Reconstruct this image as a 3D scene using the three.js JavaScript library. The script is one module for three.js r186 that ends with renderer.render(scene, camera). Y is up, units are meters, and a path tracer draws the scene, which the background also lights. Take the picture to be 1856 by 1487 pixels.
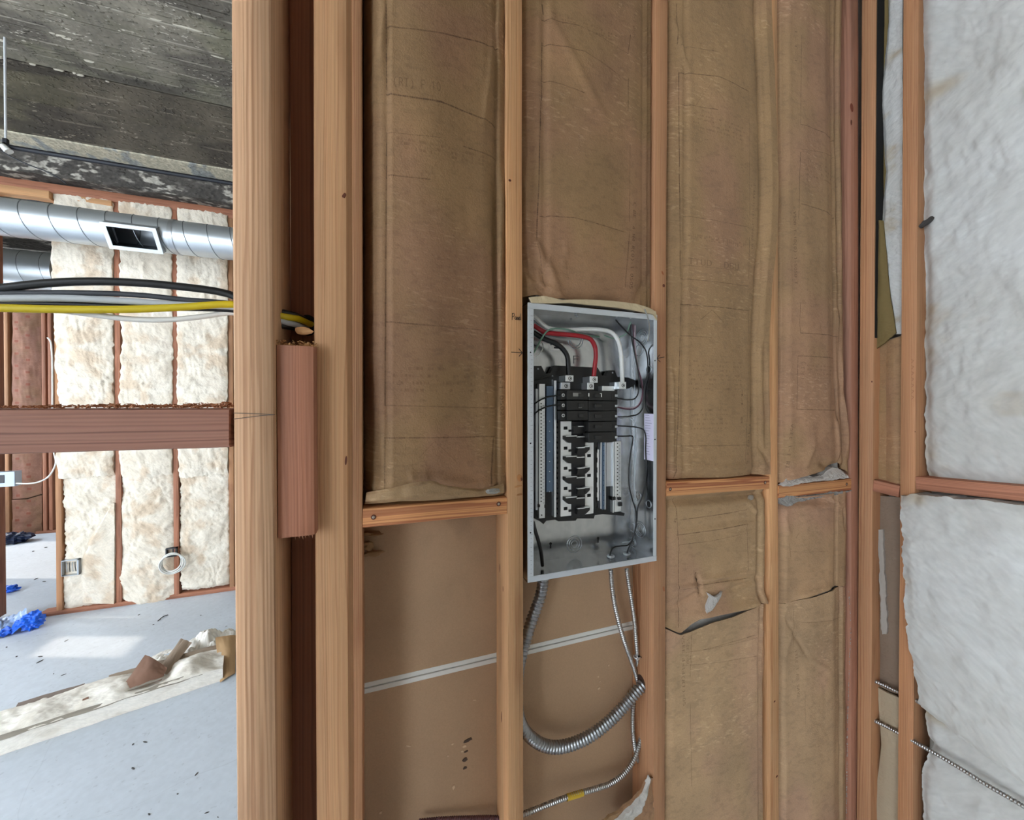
import * as THREE from 'three';
import { mergeGeometries, toCreasedNormals } from 'three/addons/utils/BufferGeometryUtils.js';
import { RoundedBoxGeometry } from 'three/addons/geometries/RoundedBoxGeometry.js';

// ---------------------------------------------------------------- camera, sky, sun, exposure
const scene = new THREE.Scene();
const renderer = new THREE.WebGLRenderer();
renderer.toneMapping = THREE.LinearToneMapping;
renderer.toneMappingExposure = 1.0;
renderer.shadowMap.enabled = true;
const EYE = 1.82, DIST = 0.794, F = 680;               // eye height, distance to the stud wall, focal length in pixels
const camera = new THREE.PerspectiveCamera(2 * Math.atan(743.5 / F) * 180 / Math.PI, 1856 / 1487, 0.02, 80);
camera.position.set(0, EYE, DIST);
camera.rotation.order = 'YXZ';
camera.rotation.set(-0.4 * Math.PI / 180, -19.48 * Math.PI / 180, 0);
camera.setViewOffset(1856, 1487, 0, 7.75, 1856, 1487);
camera.updateMatrixWorld();
scene.add(camera);
scene.background = new THREE.Color(0.80, 0.90, 1.0);
scene.backgroundIntensity = 11.0;
const sun = new THREE.DirectionalLight(0xfff0dc, 2.6);
{ // sun: low in the west, through the tall windows and the added slots of the left wall
  const el = 35 * Math.PI / 180, hx = 0.943, hz = 0.333;
  sun.position.set(-hx * Math.cos(el) * 20 - 2, Math.sin(el) * 20, -hz * Math.cos(el) * 20 - 2);
  sun.target.position.set(-2, 0, -2);
  sun.castShadow = true; sun.shadow.radius = 1.2;
  const c = sun.shadow.camera; c.left = -9; c.right = 9; c.top = 9; c.bottom = -9; c.near = 1; c.far = 45;
  sun.shadow.mapSize.set(2048, 2048);
  scene.add(sun, sun.target);
}

// ---------------------------------------------------------------- helpers: where a thing seen in the photo stands on a real plane
const PPY = 743.5 - 7.75;
function ray(u, v) { return new THREE.Vector3((u - 928) / F, -(v - PPY) / F, -1).applyQuaternion(camera.quaternion); }
function onZ(u, v, z) { const d = ray(u, v), k = (z - DIST) / d.z; return new THREE.Vector3(d.x * k, EYE + d.y * k, z); }
function onX(u, v, x) { const d = ray(u, v), k = x / d.x; return new THREE.Vector3(x, EYE + d.y * k, DIST + d.z * k); }
function onY(u, v, y) { const d = ray(u, v), k = (y - EYE) / d.y; return new THREE.Vector3(d.x * k, y, DIST + d.z * k); }
const V3 = (x, y, z) => new THREE.Vector3(x, y, z);
const lerp = (a, b, t) => a + (b - a) * t, clamp = (x, a = 0, b = 1) => Math.min(b, Math.max(a, x));
const smooth = (a, b, x) => { const t = clamp((x - a) / (b - a)); return t * t * (3 - 2 * t); };

// ---------------------------------------------------------------- seeded noise
function hash(i, j, s) { let h = Math.imul(i | 0, 374761393) ^ Math.imul(j | 0, 668265263) ^ Math.imul(s | 0, 2147483647 ^ 0x5bd1e995); h = Math.imul(h ^ (h >>> 13), 1274126177); h ^= h >>> 16; return (h >>> 0) / 4294967296; }
function vn(x, y, s = 0) { const i = Math.floor(x), j = Math.floor(y), fx = x - i, fy = y - j, a = fx * fx * (3 - 2 * fx), b = fy * fy * (3 - 2 * fy); return lerp(lerp(hash(i, j, s), hash(i + 1, j, s), a), lerp(hash(i, j + 1, s), hash(i + 1, j + 1, s), a), b); }
function fbm(x, y, o = 4, s = 0) { let r = 0, a = 0.5, n = 0; for (let k = 0; k < o; k++) { r += a * vn(x, y, s + k * 17); n += a; a *= 0.5; x = x * 2.03 + 7.1; y = y * 2.03 + 3.7; } return r / n; }
function rng(seed) { let s = seed | 0; return () => { s = (s + 0x6d2b79f5) | 0; let t = Math.imul(s ^ (s >>> 15), 1 | s); t = (t + Math.imul(t ^ (t >>> 7), 61 | t)) ^ t; return ((t ^ (t >>> 14)) >>> 0) / 4294967296; }; }

// ---------------------------------------------------------------- textures
function dataTex(w, h, fn, srgb = true) {
  const d = new Uint8Array(w * h * 4);
  for (let y = 0; y < h; y++) for (let x = 0; x < w; x++) { const c = fn(x / w, y / h, x, y), o = (y * w + x) * 4; d[o] = clamp(c[0], 0, 255); d[o + 1] = clamp(c[1], 0, 255); d[o + 2] = clamp(c[2], 0, 255); d[o + 3] = 255; }
  const t = new THREE.DataTexture(d, w, h);
  t.wrapS = t.wrapT = THREE.MirroredRepeatWrapping; t.magFilter = THREE.LinearFilter; t.minFilter = THREE.LinearFilter;
  if (srgb) t.colorSpace = THREE.SRGBColorSpace;
  t.needsUpdate = true; return t;
}
const mix3 = (a, b, t) => [lerp(a[0], b[0], t), lerp(a[1], b[1], t), lerp(a[2], b[2], t)];
// softwood: 0.25 m across the grain, 1.6 m along it
function woodTex(seed, light, dark, lines = 46, contrast = 0.75) {
  return dataTex(384, 1024, (u, v) => {
    const wob = 0.05 * (fbm(v * 1.6, u * 1.2, 3, seed) - 0.5) + 0.012 * (fbm(v * 9, u * 4, 2, seed + 5) - 0.5);
    const q = (u + wob) * lines + 5 * (fbm(u * 14 + 3, v * 0.7, 3, seed + 2) - 0.5) + 0.5 * (fbm(u * 40, v * 14, 2, seed + 6) - 0.5), p = q - Math.floor(q);
    const late = smooth(0.2, 0.85, p) * (1 - smooth(0.86, 1, p)) * (0.15 + 0.85 * hash(Math.floor(q), 3, seed)) * (0.6 + 0.8 * (vn(u * 9, v * 6, seed + 4)));
    const fib = fbm(u * 230, v * 26, 3, seed + 9) - 0.5, tone = fbm(u * 6, v * 2.2, 4, seed + 21) - 0.5, blot = smooth(0.6, 0.8, fbm(u * 7, v * 7, 4, seed + 33));
    const c = mix3(light, dark, clamp(late * contrast + fib * 0.5 + blot * 0.35 + 0.05));
    const k = 1 + tone * 0.34 + fib * 0.14;
    return [c[0] * k, c[1] * k * (1 - tone * 0.03), c[2] * k * (1 - tone * 0.06)];
  });
}
const woodBump = dataTex(256, 512, (u, v) => { const f = 110 + 110 * (fbm(u * 160, v * 12, 3, 77) - 0.5) - 60 * smooth(0.62, 0.8, fbm(u * 60, v * 5, 2, 31)); return [f, f, f]; }, false);
function woodMat(seed, light, dark, lines, contrast) { return new THREE.MeshStandardMaterial({ map: woodTex(seed, light, dark, lines, contrast), bumpMap: woodBump, bumpScale: 0.0012, roughness: 0.72 }); }
const W = {
  pale: woodMat(11, [197, 156, 120], [158, 114, 82], 62, 0.85),
  fir: woodMat(23, [203, 156, 110], [164, 110, 70], 66, 0.7),
  orange: woodMat(37, [180, 132, 94], [142, 92, 62], 60, 0.7),
  red: woodMat(51, [166, 112, 86], [122, 76, 56], 52, 0.7), corner: woodMat(53, [164, 116, 94], [128, 86, 66], 56, 0.7), tan: woodMat(29, [202, 156, 114], [164, 114, 78], 64, 0.8),
  brown: woodMat(67, [156, 110, 92], [108, 70, 56], 60, 0.95),
  stripe: woodMat(83, [222, 160, 104], [150, 82, 52], 16, 1.0),
  dark: woodMat(97, [142, 88, 60], [104, 60, 42], 40, 0.6),
};
// fibreglass, 0.5 m square
function fibreTex(seed, a, b, stain, amount) {
  return dataTex(512, 512, (u, v) => {
    const st = fbm((u + v) * 5 + 3 * fbm(u * 4, v * 4, 3, seed), (v - u) * 15 + 3 * fbm(u * 6, v * 6, 2, seed + 1), 4, seed), m = fbm(u * 5, v * 7, 4, seed + 3), f = fbm((u + v) * 30 + 5 * fbm(u * 8, v * 8, 2, seed + 2), (v - u) * 80, 3, seed + 8);
    const c = mix3(a, b, clamp(st * 0.34 + m * 0.8 - 0.07)), d = smooth(0.52, 0.78, fbm(u * 6 + 9, v * 7, 4, seed + 13)) * amount;
    const r = mix3(c, stain, d), k = 0.95 + 0.10 * f;
    return [r[0] * k, r[1] * k, r[2] * k];
  });
}
const fibreBump = dataTex(512, 512, (u, v) => { const w = 1.4 * fbm(u * 5, v * 5, 3, 5); const f = 255 * (0.55 * fbm((u + v) * 9 + w, (v - u) * 15 + w, 5, 61) + 0.45 * fbm(u * 26 + w, v * 26 - w, 4, 62)); return [f, f, f]; }, false);
function fibreMat(seed, a, b, stain, amount, bump = 0.006) { return new THREE.MeshStandardMaterial({ map: fibreTex(seed, a, b, stain, amount), bumpMap: fibreBump, bumpScale: bump, roughness: 1 }); }
const FIB = {
  cool: fibreMat(5, [196, 196, 194], [176, 173, 166], [168, 154, 134], 0.9, 0.006),
  plain: new THREE.MeshStandardMaterial({ color: 0xf2ede4, roughness: 1 }), plainCool: new THREE.MeshStandardMaterial({ color: 0xaaa59e, roughness: 1 }),
  warm: fibreMat(7, [240, 232, 218], [216, 202, 182], [206, 180, 152], 0.6, 0.009),
  grey: fibreMat(9, [206, 202, 196], [168, 162, 154], [150, 140, 126], 0.6),
  cream: fibreMat(15, [252, 246, 236], [236, 229, 217], [210, 200, 184], 0.5, 0.004),
};
// kraft paper: a canvas holds mottled brown paper plus its printed rules and lettering
const KRAFT = [146, 114, 78];
function kraftCanvas(seed, wM, hM, base = KRAFT, red = 0) {
  const w = 512, h = Math.min(2048, Math.max(64, Math.round(w * hM / wM))), c = document.createElement('canvas');
  c.width = w; c.height = h;
  const g = c.getContext('2d'), im = g.createImageData(w, h), d = im.data;
  for (let y = 0; y < h; y++) for (let x = 0; x < w; x++) {
    const u = x / w * wM, v = y / h * hM, o = (y * w + x) * 4;
    const m = fbm(u * 9, v * 7, 4, seed) - 0.5, weave = hash(x, y >> 2, seed) * 0.5 + hash(x >> 2, y, seed + 1) * 0.5 - 0.5, sc = smooth(0.60, 0.80, fbm(u * 60 + v * 30, v * 260 - u * 40, 3, seed + 5)) * smooth(0.5, 0.72, fbm(u * 7, v * 6, 3, seed + 6));
    const pk = smooth(0.45, 0.7, fbm(u * 5 + 4, v * 4, 3, seed + 11));
    const cl = smooth(0.55, 0.75, fbm(u * 60, v * 120, 2, seed + 15)) * 0.05, k = 1 + m * 0.22 + weave * 0.12 - cl;
    d[o] = clamp(base[0] * k + sc * 20 + pk * 3, 0, 255); d[o + 1] = clamp(base[1] * k + sc * 20 - pk * 2, 0, 255); d[o + 2] = clamp(base[2] * k + sc * 19 + pk * 4, 0, 255); d[o + 3] = 255;
  }
  g.putImageData(im, 0, 0);
  return c;
}
function canvasTex(c) { const t = new THREE.CanvasTexture(c); t.colorSpace = THREE.SRGBColorSpace; t.wrapS = t.wrapT = THREE.ClampToEdgeWrapping; t.magFilter = THREE.LinearFilter; t.needsUpdate = true; return t; }
const paperBump = dataTex(256, 256, (u, v) => { const f = 255 * (0.6 * fbm(u * 14, v * 14, 4, 41) + 0.4 * fbm(u * 90, v * 90, 2, 43)); return [f, f, f]; }, false);
function kraftMat(canvas) { const m = new THREE.MeshStandardMaterial({ map: canvasTex(canvas), roughness: 0.8 }); return m; }
const kraftPlain = new THREE.MeshStandardMaterial({ map: canvasTex(kraftCanvas(400, 0.4, 0.4)), roughness: 0.82, bumpMap: paperBump, bumpScale: 0.002 });
kraftPlain.map.wrapS = kraftPlain.map.wrapT = THREE.MirroredRepeatWrapping;
// metals, plastics
const galv = dataTex(256, 256, (u, v) => { const c = 178 + 14 * (vn(u * 22 + 3 * vn(u * 9, v * 9, 2), v * 22, 71) - 0.5) + 8 * (fbm(u * 70, v * 8, 2, 72) - 0.5); return [c, c + 2, c + 4]; });
const galvRough = dataTex(256, 256, (u, v) => { const c = 92 + 24 * (vn(u * 20, v * 20, 73) - 0.5) + 16 * (fbm(u * 60, v * 6, 2, 74) - 0.5); return [c, c, c]; }, false);
const std = (color, roughness = 0.6, metalness = 0, extra = {}) => new THREE.MeshStandardMaterial({ color, roughness, metalness, ...extra });
const M = {
  box: new THREE.MeshStandardMaterial({ map: galv, roughnessMap: galvRough, roughness: 0.62, metalness: 1, bumpMap: dataTex(256, 256, (u, v) => { const f = 255 * fbm(u * 3.2 + 1.2 * fbm(u * 2, v * 2, 2, 75), v * 1.1, 2, 76); return [f, f, f]; }, false), bumpScale: 0.0018 }),
  lip: std(0xc9ced4, 0.45, 0.55), steel: std(0xb9bec4, 0.32, 0.9), bright: std(0xd9dde0, 0.28, 0.85), conduit: std(0x9b9c9e, 0.3, 0.9), mc: std(0xb0aeac, 0.32, 0.9),
  black: std(0x0e0e10, 0.42), blackSoft: std(0x15151a, 0.5), plastic: std(0x121213, 0.5), breaker: std(0x191817, 0.55), handle: std(0x222120, 0.5), blueSteel: std(0x5d6f84, 0.35, 0.8),
  white: std(0xe4e4e0, 0.5), label: std(0xe9e7e2, 0.6), red: std(0x9a1420, 0.4), green: std(0x6d8c7a, 0.45), purple: std(0x4d1f33, 0.45), yellow: std(0xcdb512, 0.45), grey: std(0xb8bcc0, 0.55), slate: std(0x34363c, 0.5),
  ink: std(0x241a14, 0.8), pencil: std(0x5d5148, 0.7), print: std(0x2b2b30, 0.7), knot: std(0x5e2c15, 0.7), nail: std(0xa69c90, 0.4, 0.7), dust: std(0xb98a5a, 0.9), dustRed: std(0xa06a4a, 0.9),
  hole: std(0x070707, 0.9), gypsum: std(0xd6d3cc, 0.9), tag: std(0xc9a52c, 0.7), blue: std(0x1f63d8, 0.4), darkBlue: std(0x0b1c3c, 0.5), pipe: std(0x23242a, 0.5, 0.4), rod: std(0xc6c9cc, 0.4, 0.7),
  lilac: std(0xd2cde2, 0.55),
};

// ---------------------------------------------------------------- building helpers
const taken = {};
function numbered(n) { const k = taken[n] = (taken[n] ?? -1) + 1; return k ? n + '_' + String(k).padStart(3, '0') : n; }
function obj(name, geo, mat, parent = scene) {
  const m = new THREE.Mesh(Array.isArray(geo) ? (geo.length > 1 ? mergeGeometries(geo.map(clean)) : geo[0]) : geo, mat);
  m.name = numbered(name); m.castShadow = m.receiveShadow = true; parent.add(m); return m;
}
function clean(g) { const r = g.index ? g.toNonIndexed() : g.clone(); for (const k of Object.keys(r.attributes)) if (!['position', 'normal', 'uv'].includes(k)) r.deleteAttribute(k); if (!r.attributes.normal) r.computeVertexNormals(); if (!r.attributes.uv) r.setAttribute('uv', new THREE.BufferAttribute(new Float32Array(r.attributes.position.count * 2), 2)); return r; }
function thing(name, label, category, at = [0, 0, 0], group) { const g = new THREE.Group(); g.name = numbered(name); g.position.set(...at); scene.add(g); return tag(g, label, category, group); }
function tag(o, label, category, group) { o.userData.label = label; o.userData.category = category; if (group) o.userData.group = group; return o; }
function struct(o) { o.userData.kind = 'structure'; return o; }
function stuff(o, label, category) { o.userData.kind = 'stuff'; if (label) { o.userData.label = label; o.userData.category = category; } return o; }
function box(x0, y0, z0, x1, y1, z1, r = 0) {
  const g = r ? new RoundedBoxGeometry(Math.abs(x1 - x0), Math.abs(y1 - y0), Math.abs(z1 - z0), 2, r) : new THREE.BoxGeometry(Math.abs(x1 - x0), Math.abs(y1 - y0), Math.abs(z1 - z0));
  return g.translate((x0 + x1) / 2, (y0 + y1) / 2, (z0 + z1) / 2);
}
// box whose front face covers the pixels u0..u1, v0..v1 on the plane z = zf
function pbox(u0, v0, u1, v1, zf, zb, r = 0) {
  const um = (u0 + u1) / 2, vm = (v0 + v1) / 2, a = onZ(u0, vm, zf), b = onZ(u1, vm, zf), t = onZ(um, v0, zf), l = onZ(um, v1, zf);
  return box(a.x, l.y, zb, b.x, t.y, zf, r);
}
let boardSeed = 0;
// a sawn board from a to b: w is its size along wDir, d its size along the third direction; eased edges, slight bow
function boardGeo(a, b, w, d, wDir = V3(1, 0, 0), { r = 0.003, wob = 0.0012, rough = 0 } = {}) {
  const A = Array.isArray(a) ? V3(...a) : a, B = Array.isArray(b) ? V3(...b) : b, dir = B.clone().sub(A), L = dir.length(); dir.normalize();
  const U = wDir.clone().sub(dir.clone().multiplyScalar(wDir.dot(dir))).normalize(), N = U.clone().cross(dir).normalize(), sd = ++boardSeed * 13;
  const pr = [], hw = w / 2, hd = d / 2, q = r * 0.3;
  for (const [sx, sy, o] of [[1, 1, 0], [-1, 1, 1], [-1, -1, 0], [1, -1, 1]]) {
    const c = [[sx * hw, sy * (hd - r)], [sx * (hw - q), sy * (hd - q)], [sx * (hw - r), sy * hd]];
    pr.push(...(o ? c.reverse() : c));
  }
  const n = pr.length, per = [0]; for (let i = 1; i <= n; i++) per.push(per[i - 1] + Math.hypot(pr[i % n][0] - pr[i - 1][0], pr[i % n][1] - pr[i - 1][1]));
  const seg = Math.max(4, Math.min(60, Math.round(L / 0.05))), P = [], UV = [], I = [], ou = hash(sd, 1, 9) * 3, ov = hash(sd, 2, 9) * 4;
  for (let j = 0; j <= seg; j++) {
    const t = j / seg, bu = wob * 2 * (vn(t * L * 3, 0.5, sd) - 0.5), bn = wob * 2 * (vn(t * L * 3, 0.5, sd + 1) - 0.5);
    for (let i = 0; i <= n; i++) {
      const k = pr[i % n], rr = rough ? 1 + rough * (hash(i % n, j, sd) - 0.5) : 1, p = A.clone().addScaledVector(dir, t * L).addScaledVector(U, k[0] * rr + bu).addScaledVector(N, k[1] * rr + bn);
      P.push(p.x, p.y, p.z); UV.push(per[i] / 0.25 + ou, t * L / 1.6 + ov);
    }
  }
  const m = n + 1;
  for (let j = 0; j < seg; j++) for (let i = 0; i < n; i++) { const a0 = j * m + i; I.push(a0, a0 + 1, a0 + m, a0 + 1, a0 + m + 1, a0 + m); }
  for (const j of [0, seg]) {
    const c = P.length / 3, p0 = A.clone().addScaledVector(dir, j ? L : 0); P.push(p0.x, p0.y, p0.z); UV.push(ou, ov);
    for (let i = 0; i < n; i++) { const s = (j * m + i) * 3; P.push(P[s], P[s + 1], P[s + 2]); UV.push(ou + pr[i][0] * 3, ov + pr[i][1] * 3); }
    for (let i = 0; i < n; i++) { const x = c + 1 + i, y = c + 1 + (i + 1) % n; j ? I.push(c, x, y) : I.push(c, y, x); }
  }
  const g = new THREE.BufferGeometry(); g.setAttribute('position', new THREE.Float32BufferAttribute(P, 3)); g.setAttribute('uv', new THREE.Float32BufferAttribute(UV, 2)); g.setIndex(I);
  return toCreasedNormals(g, 0.45);
}
// smooth tube through points
function tubeGeo(pts, R, seg = 60, sides = 12) { return new THREE.TubeGeometry(new THREE.CatmullRomCurve3(pts.map((p) => (Array.isArray(p) ? V3(...p) : p)), false, 'centripetal'), seg, R, sides, false); }
// armoured hose: rings of a given pitch
function flexGeo(pts, R, pitch, amp, sides = 12) {
  const cv = new THREE.CatmullRomCurve3(pts.map((p) => (Array.isArray(p) ? V3(...p) : p)), false, 'centripetal'); cv.arcLengthDivisions = 400;
  const L = cv.getLength(), n = Math.ceil(L / pitch) * 5, g = new THREE.TubeGeometry(cv, n, R, sides, false), p = g.attributes.position, c = V3(), q = V3();
  for (let i = 0; i <= n; i++) {
    cv.getPointAt(i / n, c); const ph = (i % 5) / 5, k = 1 + amp * (Math.sin(ph * 2 * Math.PI) * 0.6 + (ph < 0.5 ? 0.4 : -0.4));
    for (let j = 0; j <= sides; j++) { const o = i * (sides + 1) + j; q.fromBufferAttribute(p, o).sub(c).multiplyScalar(k).add(c); p.setXYZ(o, q.x, q.y, q.z); }
  }
  g.computeVertexNormals(); return g;
}
// pen strokes: flat ribbons lying on a surface
function strokes(polys, width, nrm) {
  const P = [], I = [];
  for (const pl of polys) for (let i = 0; i + 1 < pl.length; i++) {
    const a = pl[i], b = pl[i + 1], d = b.clone().sub(a).normalize(), s = d.clone().cross(nrm).normalize().multiplyScalar(width / 2), e = d.clone().multiplyScalar(width * 0.35), k = P.length / 3;
    for (const p of [a.clone().sub(e).add(s), a.clone().sub(e).sub(s), b.clone().add(e).sub(s), b.clone().add(e).add(s)]) P.push(p.x, p.y, p.z);
    I.push(k, k + 1, k + 2, k, k + 2, k + 3);
  }
  const g = new THREE.BufferGeometry(); g.setAttribute('position', new THREE.Float32BufferAttribute(P, 3)); g.setIndex(I); g.computeVertexNormals(); return g;
}
// a soft sheet or slab between four edge curves (2-D points on a plane), with its own relief h(s, t) and an edge of the given depth
function along(poly) {
  const l = [0]; for (let i = 1; i < poly.length; i++) l.push(l[i - 1] + Math.hypot(poly[i][0] - poly[i - 1][0], poly[i][1] - poly[i - 1][1]));
  const T = l[l.length - 1];
  return (t) => { const x = clamp(t) * T; let i = 1; while (i < poly.length - 1 && l[i] < x) i++; const k = (x - l[i - 1]) / Math.max(1e-9, l[i] - l[i - 1]); return [lerp(poly[i - 1][0], poly[i][0], k), lerp(poly[i - 1][1], poly[i][1], k)]; };
}
function patchGeo({ L, R, B, T, map, h, nu = 50, nv = 80, depth = 0.004, uv, flat = false, jag = 0 }) {
  const l = along(L), r = along(R), b = along(B), t_ = along(T), c00 = l(0), c01 = l(1), c10 = r(0), c11 = r(1), P = [], UV = [], I = [], w = nu + 1;
  const at = (s, t) => { const a = l(t), e = r(t), f = b(s), g = t_(s), o = []; for (let k = 0; k < 2; k++) o[k] = (1 - s) * a[k] + s * e[k] + (1 - t) * f[k] + t * g[k] - ((1 - s) * (1 - t) * c00[k] + (1 - s) * t * c01[k] + s * (1 - t) * c10[k] + s * t * c11[k]); if (jag) { const e = Math.pow(1 - s, 10) - Math.pow(s, 10), f2 = Math.pow(1 - t, 14) - Math.pow(t, 14); o[0] += jag * e * (fbm(o[1] * 55, o[0] * 9, 4, 91) - 0.5) * 2; o[1] += jag * f2 * (fbm(o[0] * 55, o[1] * 9, 4, 93) - 0.5) * 2; } return o; };
  for (let j = 0; j <= nv; j++) for (let i = 0; i <= nu; i++) { const s = i / nu, t = j / nv, p = at(s, t), q = map(p[0], p[1], h(s, t, p)); P.push(...q); UV.push(...uv(p[0], p[1])); }
  for (let j = 0; j < nv; j++) for (let i = 0; i < nu; i++) { const a = j * w + i; I.push(a, a + 1, a + w, a + 1, a + w + 1, a + w); }
  const rim = []; for (let i = 0; i <= nu; i++) rim.push([i, 0]); for (let j = 1; j <= nv; j++) rim.push([nu, j]); for (let i = nu - 1; i >= 0; i--) rim.push([i, nv]); for (let j = nv - 1; j > 0; j--) rim.push([0, j]);
  const base = P.length / 3;
  for (const [i, j] of rim) { const s = i / nu, t = j / nv, p = at(s, t), hh = h(s, t, p), q = map(p[0], p[1], hh), z = map(p[0], p[1], flat ? Math.min(hh - 0.002, -depth) : hh - depth), e = uv(p[0], p[1]); P.push(...q, ...z); UV.push(...e, e[0] + depth * 0.9, e[1] + depth * 1.1); }
  for (let k = 0; k < rim.length; k++) { const a = base + k * 2, c = base + ((k + 1) % rim.length) * 2; I.push(a, a + 1, c, c, a + 1, c + 1); }
  const g = new THREE.BufferGeometry(); g.setAttribute('position', new THREE.Float32BufferAttribute(P, 3)); g.setAttribute('uv', new THREE.Float32BufferAttribute(UV, 2)); g.setIndex(I); g.computeVertexNormals(); return g;
}
const zMap = (z0) => (a, b, h) => [a, b, z0 + h], xMap = (x0) => (a, b, h) => [x0 - h, b, a];
const profile = (pts) => (s) => { let i = 1; while (i < pts.length - 1 && pts[i][0] < s) i++; return lerp(pts[i - 1][1], pts[i][1], smooth(pts[i - 1][0], pts[i][0], s)); };
// fold ridges: [[x0, y0, x1, y1, height, width], ...] in plane metres
function folds(list) { return (x, y) => { let r = 0; for (const [x0, y0, x1, y1, a, w] of list) { const dx = x1 - x0, dy = y1 - y0, k = clamp(((x - x0) * dx + (y - y0) * dy) / (dx * dx + dy * dy)), d = Math.hypot(x - x0 - k * dx, y - y0 - k * dy) / w; if (d < 3) r += a * Math.exp(-d * d) * Math.min(1, 4 * k * (1 - k) + 0.4); } return r; }; }
const px = (list, z = 0) => list.map(([u, v]) => { const p = onZ(u, v, z); return [p.x, p.y]; });
const pxX = (list, x) => list.map(([u, v]) => { const p = onX(u, v, x); return [p.z, p.y]; });

// ================================================================ the setting
const Z3 = DIST - 4.32;      // front of the far partition
const Z4 = DIST - 7.1;       // front of the wall in the room beyond
const XR = 1.506;            // faces of the studs of the right wall
const CEIL = 4.41, XL = -5.6, ZB = 3.6, ZF = -7.9;
const slabTex = dataTex(1024, 1024, (u, v) => {
  const m = fbm(u * 6, v * 6, 5, 201) - 0.5, f = fbm(u * 90, v * 90, 3, 202) - 0.5, st = smooth(0.5, 0.7, fbm(u * 3 + 4, v * 9, 4, 203)), ol = smooth(0.45, 0.65, fbm(u * 4, v * 6 + 3, 3, 204));
  const fl = smooth(0.72, 0.80, fbm(u * 60, v * 160, 3, 205)) * smooth(0.48, 0.66, fbm(u * 7, v * 9, 2, 206)), row = smooth(0.985, 1, Math.abs(Math.cos(v * Math.PI * 12 + 0.02 * Math.sin(u * 60)))) * smooth(0.42, 0.6, fbm(u * 20, v * 5, 3, 207));
  let c = mix3([128, 121, 108], [123, 118, 99], ol); c = mix3(c, [78, 72, 65], st * 0.75); const k = 1 + m * 0.6 + f * 0.18; c = c.map((x) => x * k); return mix3(c, [214, 206, 190], clamp(fl * 0.8 + row * 0.45));
});
const slabBump = dataTex(512, 512, (u, v) => { const f = 255 * (0.55 * fbm(u * 24, v * 24, 5, 211) + 0.45 * smooth(0.6, 0.8, fbm(u * 60, v * 120, 3, 212))); return [f, f, f]; }, false);
const slabMat = new THREE.MeshStandardMaterial({ map: slabTex, bumpMap: slabBump, bumpScale: 0.010, roughness: 0.92 });
const shadedSlabMat = slabMat.clone(); shadedSlabMat.color.set(0xa8a29c);  // slab copy darkened so the beam face carries its shade in the colour
const roughConcrete = new THREE.MeshStandardMaterial({ roughness: 0.95, bumpMap: slabBump, bumpScale: 0.014, map: dataTex(1024, 1024, (u, v) => { const s = 0.8 * smooth(0.47, 0.66, fbm(u * 44 + v * 50, v * 95 - u * 26, 4, 221)) * smooth(0.38, 0.62, fbm(u * 13, v * 15, 2, 223)), f = fbm(u * 150, v * 150, 3, 222) - 0.5, c = mix3([74, 70, 66], [196, 190, 178], s); return c.map((x) => x * (1 + f * 0.5)); }) });
const ledgeMat = new THREE.MeshStandardMaterial({ roughness: 0.95, bumpMap: slabBump, bumpScale: 0.008, map: dataTex(512, 256, (u, v) => { const s = smooth(0.55, 0.72, fbm(u * 14, v * 9, 4, 231)), f = fbm(u * 80, v * 60, 3, 232) - 0.5, c = mix3([184, 176, 156], [140, 142, 140], s); return c.map((x) => x * (1 + f * 0.4)); }) });
const floorMat = new THREE.MeshStandardMaterial({
  roughness: 0.62, map: dataTex(1024, 1024, (u, v) => { const m = fbm(u * 5, v * 5, 5, 241) - 0.5, f = fbm(u * 120, v * 120, 2, 242) - 0.5, sp = smooth(0.80, 0.84, fbm(u * 150, v * 150, 2, 243)), cr = smooth(0.002, 0, Math.abs(fbm(u * 2.4, v * 2.4, 3, 244) - 0.5)) * 0.05; const k = 1 + m * 0.09 + f * 0.05 - sp * 0.06 - cr; return [206 * k, 213 * k, 222 * k]; }),
  roughnessMap: dataTex(512, 512, (u, v) => { const r = 220 + 50 * (fbm(u * 8, v * 8, 4, 245) - 0.5); return [r, r, r]; }, false),
});
const shellMat = std(0xb9b2a6, 0.95);
function scaleUV(g, k) { const u = g.attributes.uv; for (let i = 0; i < u.count; i++) u.setXY(i, u.getX(i) * k[0], u.getY(i) * k[1]); return g; }
function worldUV(g, ax, k) { const p = g.attributes.position, u = g.attributes.uv, get = { x: 'getX', y: 'getY', z: 'getZ' }; for (let i = 0; i < p.count; i++) u.setXY(i, p[get[ax[0]]](i) * k, (ax[1] === 'w' ? p.getY(i) + p.getZ(i) : p[get[ax[1]]](i)) * k); return g; }

struct(obj('floor', worldUV(box(XL - 0.25, -0.2, ZF - 0.2, XR + 0.3, 0, ZB + 0.25), ['x', 'z'], 0.4), floorMat));

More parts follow.
